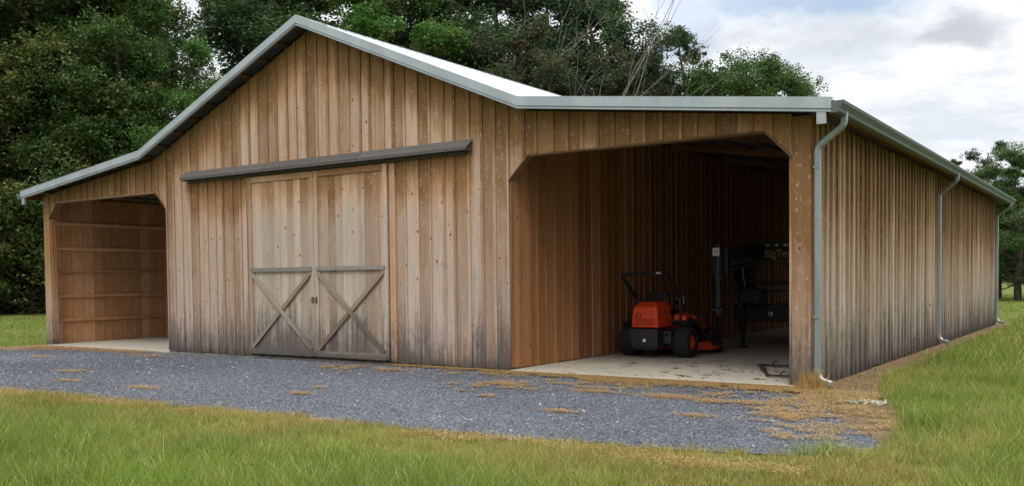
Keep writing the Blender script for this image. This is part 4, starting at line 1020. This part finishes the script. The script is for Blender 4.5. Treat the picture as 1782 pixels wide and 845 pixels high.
for a in [
 ('oak', -130, 66, 25.0, 1.20, 'dark green tree at the far left, mostly cut off by the picture edge', GL),
 ('oak_gold', 10, 62, 24.0, 1.15, 'tall yellowish green tree at the left edge above the lean-to eave', GL),
 ('oak_gold', 130, 60, 24.0, 1.10, 'broad tree with gold tinged leaves left of the roof slope', GL),
 ('oak', 215, 58, 21.0, 1.00, 'dense green tree directly behind the left roof bend', GL),
 ('bright', 300, 58, 17.2, 0.85, 'fresher green rounded tree beside the gap of sky left of the ridge', GL),
 ('dark', -60, 76, 26.0, 1.20, 'shaded tall tree deep in the wood at the left edge', GL),
 ('dark', 75, 74, 26.0, 1.20, 'shaded tall tree standing behind the gold tinged trees', GL),
 ('dark', 180, 72, 25.0, 1.10, 'shaded tall tree in the second row, just left of the bright one', GL),
 ('oak', 225, 66, 22.0, 0.90, 'leafy tree reaching the picture top left of the sky gap', GL),
 ('dark', 330, 70, 12.0, 1.00, 'low dark tree behind the left roof slope below the sky gap', GL),
 ('thin', 362, 60, 16.0, 0.90, 'thin sparse sapling against the sky left of the ridge', GM),
 ('airy', 455, 66, 23.0, 1.22, 'dark open crowned tree right of the first sky gap', GM),
 ('dark', 505, 70, 25.7, 1.10, 'dark tree behind the left slope of the gable', GM),
 ('dark', 560, 64, 24.6, 1.28, 'dense dark tree directly above the ridge of the barn', GM),
 ('bright', 655, 60, 23.5, 1.22, 'leafy green tree just right of the ridge', GM),
 ('oak', 725, 64, 23.0, 0.98, 'green tree left of the narrow sky gap above the right slope', GM),
 ('airy', 795, 66, 24.6, 1.10, 'open dark tree with leaning limbs right of the narrow sky gap', GM),
 ('brown', 770, 58, 16.7, 0.92, 'shorter brownish tree low behind the right roof slope', GM),
 ('dark', 880, 66, 25.7, 1.22, 'tall dark tree above the middle of the right roof slope', GM),
 ('brown', 900, 56, 17.3, 1.10, 'bushy brown green tree in front of the tall dark ones', GM),
 ('airy', 960, 68, 25.7, 1.22, 'tall airy tree with sky showing through near the roof bend', GM),
 ('dark', 1015, 64, 23.0, 1.04, 'tall dark tree ending the high part of the tree line', GM),
 ('brown', 1040, 58, 15.0, 1.10, 'low brownish tree behind the bend of the right roof', GM),
 ('brown', 1105, 60, 17.8, 0.85, 'rounded brownish tree left of the dead tree', GM),
 ('brown', 1150, 64, 15.4, 1.23, 'low reddish tree behind the dead tree', GM),
 ('airy', 1190, 62, 18.8, 1.06, 'small open crown right of the dead tree', GM),
 ('oak', 1240, 60, 15.2, 1.13, 'green tree between the dead tree and the rounded end tree', GM),
 ('oak', 1300, 58, 15.4, 1.13, 'leafy green tree second from the end of the row behind the right bay', GM),
 ('oak', 1345, 62, 15.4, 0.94, 'rounded green tree ending the row behind the right bay', GM),
 ('thin', 1405, 72, 16.2, 0.55, 'tiny leafy treetop peeking over the right bay roof', GM),
 ('dark', 1225, 66, 15.6, 1.00, 'dark tree filling the line behind the pale dead tree', GM),
 ('cone', 1660, 92, 13.2, 1.00, 'small pointed treetop above the long right eave', GR),
 ('airy', 1716, 76, 11.6, 1.04, 'round open tree rising past the end of the gutter', GR),
 ('oak', 1772, 66, 9.7, 1.39, 'bushy green tree at the right edge of the picture', GR),
 ('dark', 1740, 72, 7.4, 1.32, 'dark low tree behind the far corner of the barn', GR),
 ('dark', 1830, 70, 10.0, 1.21, 'dark tree just outside the lean-to at the right picture edge', GR),
 ('oak', 1700, 84, 8.5, 1.20, 'distant tree hidden mostly by the far end of the barn', GR),
]: add_tree(*a)
for i, (u, d, H, w, lb) in enumerate([
 (-110, 62, 6, 1.3, 'wide leafy bush at the far left edge of the wood'), (-20, 60, 5.5, 1.2, 'leafy bush at the foot of the wood on the left picture edge'), (55, 59, 5.8, 1.2, 'yellow green bush at the edge of the wood beside the left corner post'),
 (130, 60, 5.5, 1.2, 'bush at the edge of the wood hidden behind the left bay')]):
    add_tree('bush', u, d, H, w, lb, 'bushes along the edge of the wood', 'bush')
for i, (u, d, H) in enumerate([(-150, 84, 14), (-70, 84, 15), (0, 82, 14), (70, 82, 15), (140, 80, 14), (210, 80, 14)]):
    add_tree('dark', u, d, H, 1.4, 'deep shaded tree filling the back of the wood, number of rows in', GL) if 0 else add_tree('dark', u, d, H, 1.4,
        ['deep shaded tree far back at the left border of the wood', 'deep shaded tree far back behind the shaded tall tree', 'deep shaded tree far back behind the yellowish green tree', 'deep shaded tree far back, above the left eave end', 'deep shaded tree far back behind the broad gold tinged tree', 'deep shaded tree far back behind the left roof bend'][i], GL)

# dead tree
def dead_tree(u, d, H, seed, label, lean=0.0, name='dead_tree', spread=.55, stems=3, parts=True):
    x, y = place(u, d); root = empty(name, (x, y, 0), label, 'dead tree'); r_ = random.Random(seed)
    right = Vector((math.cos(HEAD), math.sin(HEAD), 0)); tb = MB(); tw = MB()
    def grow(p, dr, L, rad, depth):
        n = 5; pts = [p]; q = p.copy(); dd = dr.copy()
        for i in range(n):
            dd = (dd+Vector((r_.gauss(0, .09), r_.gauss(0, .09), r_.gauss(.03, .05)))).normalized(); q = q+dd*L/n; pts.append(q.copy())
        (tb if depth < 1 else tw).tube(pts, [rad*(1-.62*i/n) for i in range(n+1)], 6 if depth < 2 else 4, cap=False)
        if depth >= 3 or rad < .006: return
        for k in range(3 if depth < 3 else 2):
            i = r_.choice([2, 3, 4, 5]) if k else 5; a = r_.uniform(.3, .75)*(-1 if k % 2 else 1)
            nd = (dd+right*a+Vector((r_.gauss(0, .25), r_.gauss(0, .25), r_.uniform(-.05, .3)))).normalized(); grow(pts[i], nd, L*r_.uniform(.5, .72), rad*.5, depth+1)
    for k in range(stems):
        a = (k-(stems-1)/2)*spread+lean; grow(Vector((0, 0, 0)), (Vector((0, 0, 1))+right*a).normalized(), H*.62, .11, 0)
    tb.build('trunk', M['dead'], root); tw.build('branches', M['dead'], root)
dead_tree(1050, 54, 15.2, 5, 'tall bare dead tree with forked pale branches against the sky', spread=.20, stems=3)
dead_tree(1075, 50, 8.6, 12, 'leaning bare dead limbs low over the right bay roof', lean=.75, spread=.25, stems=2, name='fallen_dead_tree')

# ------------------------------------------------------------------ world, sun, camera
SUN_EL, SUN_AZ = R(55), R(152)     # azimuth clockwise from +Y
w = bpy.data.worlds.new('World'); SC.world = w; w.use_nodes = True
t = NT(w.node_tree)
wo = t.n('ShaderNodeOutputWorld'); bg = t.n('ShaderNodeBackground'); t.L.new(bg.outputs[0], wo.inputs[0])
sky = t.n('ShaderNodeTexSky', sky_type='NISHITA', sun_disc=False, sun_elevation=SUN_EL, sun_rotation=SUN_AZ, air_density=1.0, dust_density=2.0, ozone_density=1.5, altitude=200)
G = t.n('ShaderNodeTexCoord').outputs['Generated']; g = t.sep(G)
zz = t.m('ADD', t.m('MAXIMUM', g[2], 0.0), .16)
cp_ = t.xyz(t.m('DIVIDE', g[0], zz), t.m('DIVIDE', g[1], zz))
n1 = t.noise(cp_, 1.3, 7, .6, .3); n2 = t.noise(t.xyz(t.m('DIVIDE', g[0], zz), t.m('DIVIDE', g[1], zz), 4.0), 2.6, 6, .6)
n3 = t.noise(G, 7, 7, .6, .5); n4 = t.noise(t.xyz(g[1], g[2], g[0]), 9, 7, .62, .5)
def blob(u, v, rx, ry, soft=.6):
    th = HEAD+math.atan((891-u)/1620.8); el = math.atan((477-v)/1620.8)
    dx = t.m('DIVIDE', t.m('ADD', t.m('SUBTRACT', t.m('ARCTAN2', t.m('MULTIPLY', g[0], -1.0), g[1]), th), t.m('MULTIPLY', t.m('SUBTRACT', n3, .5), .16)), rx)
    dz = t.m('DIVIDE', t.m('ADD', t.m('SUBTRACT', t.m('ARCSINE', g[2]), el), t.m('MULTIPLY', t.m('SUBTRACT', n4, .5), .09)), ry)
    r2 = t.m('SQRT', t.m('ADD', t.m('MULTIPLY', dx, dx), t.m('MULTIPLY', dz, dz)))
    return t.rng(r2, 1-soft, 1+soft*.6, 1, 0)
grey = t.m('MAXIMUM', t.m('MULTIPLY', blob(1655, 100, .058, .020), .9), t.m('MULTIPLY', blob(1500, 80, .08, .016), .35))
grey = t.m('MAXIMUM', grey, t.m('MULTIPLY', blob(1270, 75, .06, .02), .35))
cloud = t.rng(n1, .36, .52)
blue = t.m('MAXIMUM', t.m('MULTIPLY', blob(1390, 10, .13, .026), .75), t.m('MULTIPLY', blob(1730, 8, .10, .03), .6))
blue = t.m('MAXIMUM', blue, t.m('MULTIPLY', blob(1215, 30, .05, .05), .5))
high = t.rng(g[2], .32, .55, 0, 1)
cover = t.m('SUBTRACT', 1.0, t.m('MULTIPLY', t.m('MAXIMUM', blue, t.m('MULTIPLY', t.m('MULTIPLY', high, t.m('SUBTRACT', 1.0, cloud)), .8)), 1.0), clamp=True)
CL = 10.4
ccol = t.mix(t.rng(n2, .38, .68), (CL*1.0, CL*1.0, CL*1.01), (CL*.67, CL*.72, CL*.78))
ccol = t.mix(t.rng(g[2], .02, .16, .55, 0), ccol, (CL*.70, CL*.76, CL*.82))
ccol = t.mix(grey, ccol, (CL*.50, CL*.53, CL*.58))
skyc = t.mix(.6, sky.outputs[0], (4.6, 6.4, 8.8))
fin = t.mix(cover, skyc, ccol)
# overcast: brightest overhead, low south dimmed to deepen shade under eaves and hood
up = t.rng(g[2], .05, .75, .42, 1.75); south = t.rng(g[1], .45, -.05, 0, 1)
over = t.m('ADD', t.m('MULTIPLY', up, south), t.m('MULTIPLY', t.m('SUBTRACT', 1.0, south), t.rng(g[2], .35, .8, 1.0, 1.75)))
fin = t.mix(1.0, fin, t.n('ShaderNodeCombineColor', {0: over, 1: over, 2: over}).outputs[0], 'MULTIPLY')
t.put(bg.inputs['Color'], fin); bg.inputs['Strength'].default_value = .1

sl = bpy.data.lights.new('sun', 'SUN'); sl.energy = 1.0; sl.angle = R(20); sl.color = (1, .95, .87)
so = bpy.data.objects.new('sun', sl); COL.objects.link(so)
dv = Vector((math.sin(SUN_AZ)*math.cos(SUN_EL), math.cos(SUN_AZ)*math.cos(SUN_EL), math.sin(SUN_EL)))
so.rotation_euler = dv.to_track_quat('Z', 'Y').to_euler(); so.location = dv*60

cam = bpy.data.cameras.new('camera'); co = bpy.data.objects.new('camera', cam); COL.objects.link(co); SC.camera = co
yaw, pi_, ro = .5961, -.0331, -.0108
fw = Vector((-math.sin(yaw)*math.cos(pi_), math.cos(yaw)*math.cos(pi_), math.sin(pi_))); r0 = Vector((math.cos(yaw), math.sin(yaw), 0)); u0 = r0.cross(fw)
r2 = r0*math.cos(ro)+u0*math.sin(ro); u2 = r0*(-math.sin(ro))+u0*math.cos(ro)
mw = Matrix((( r2.x, u2.x, -fw.x, 14.35), (r2.y, u2.y, -fw.y, -13.82), (r2.z, u2.z, -fw.z, 1.62), (0, 0, 0, 1)))
co.matrix_world = mw
cam.sensor_width = 36; cam.lens = 1620.76/1782*36; cam.shift_x = 0; cam.shift_y = (539.34-422.5)/1782; cam.clip_start = .1; cam.clip_end = 2000
SC.view_settings.view_transform = 'Standard'; SC.view_settings.look = 'None'; SC.view_settings.exposure = .17; SC.view_settings.gamma = 1; SC.view_settings.use_curve_mapping = False
SC.cycles.max_bounces = 7; SC.cycles.diffuse_bounces = 4; SC.cycles.use_denoising = True; SC.cycles.transparent_max_bounces = 6
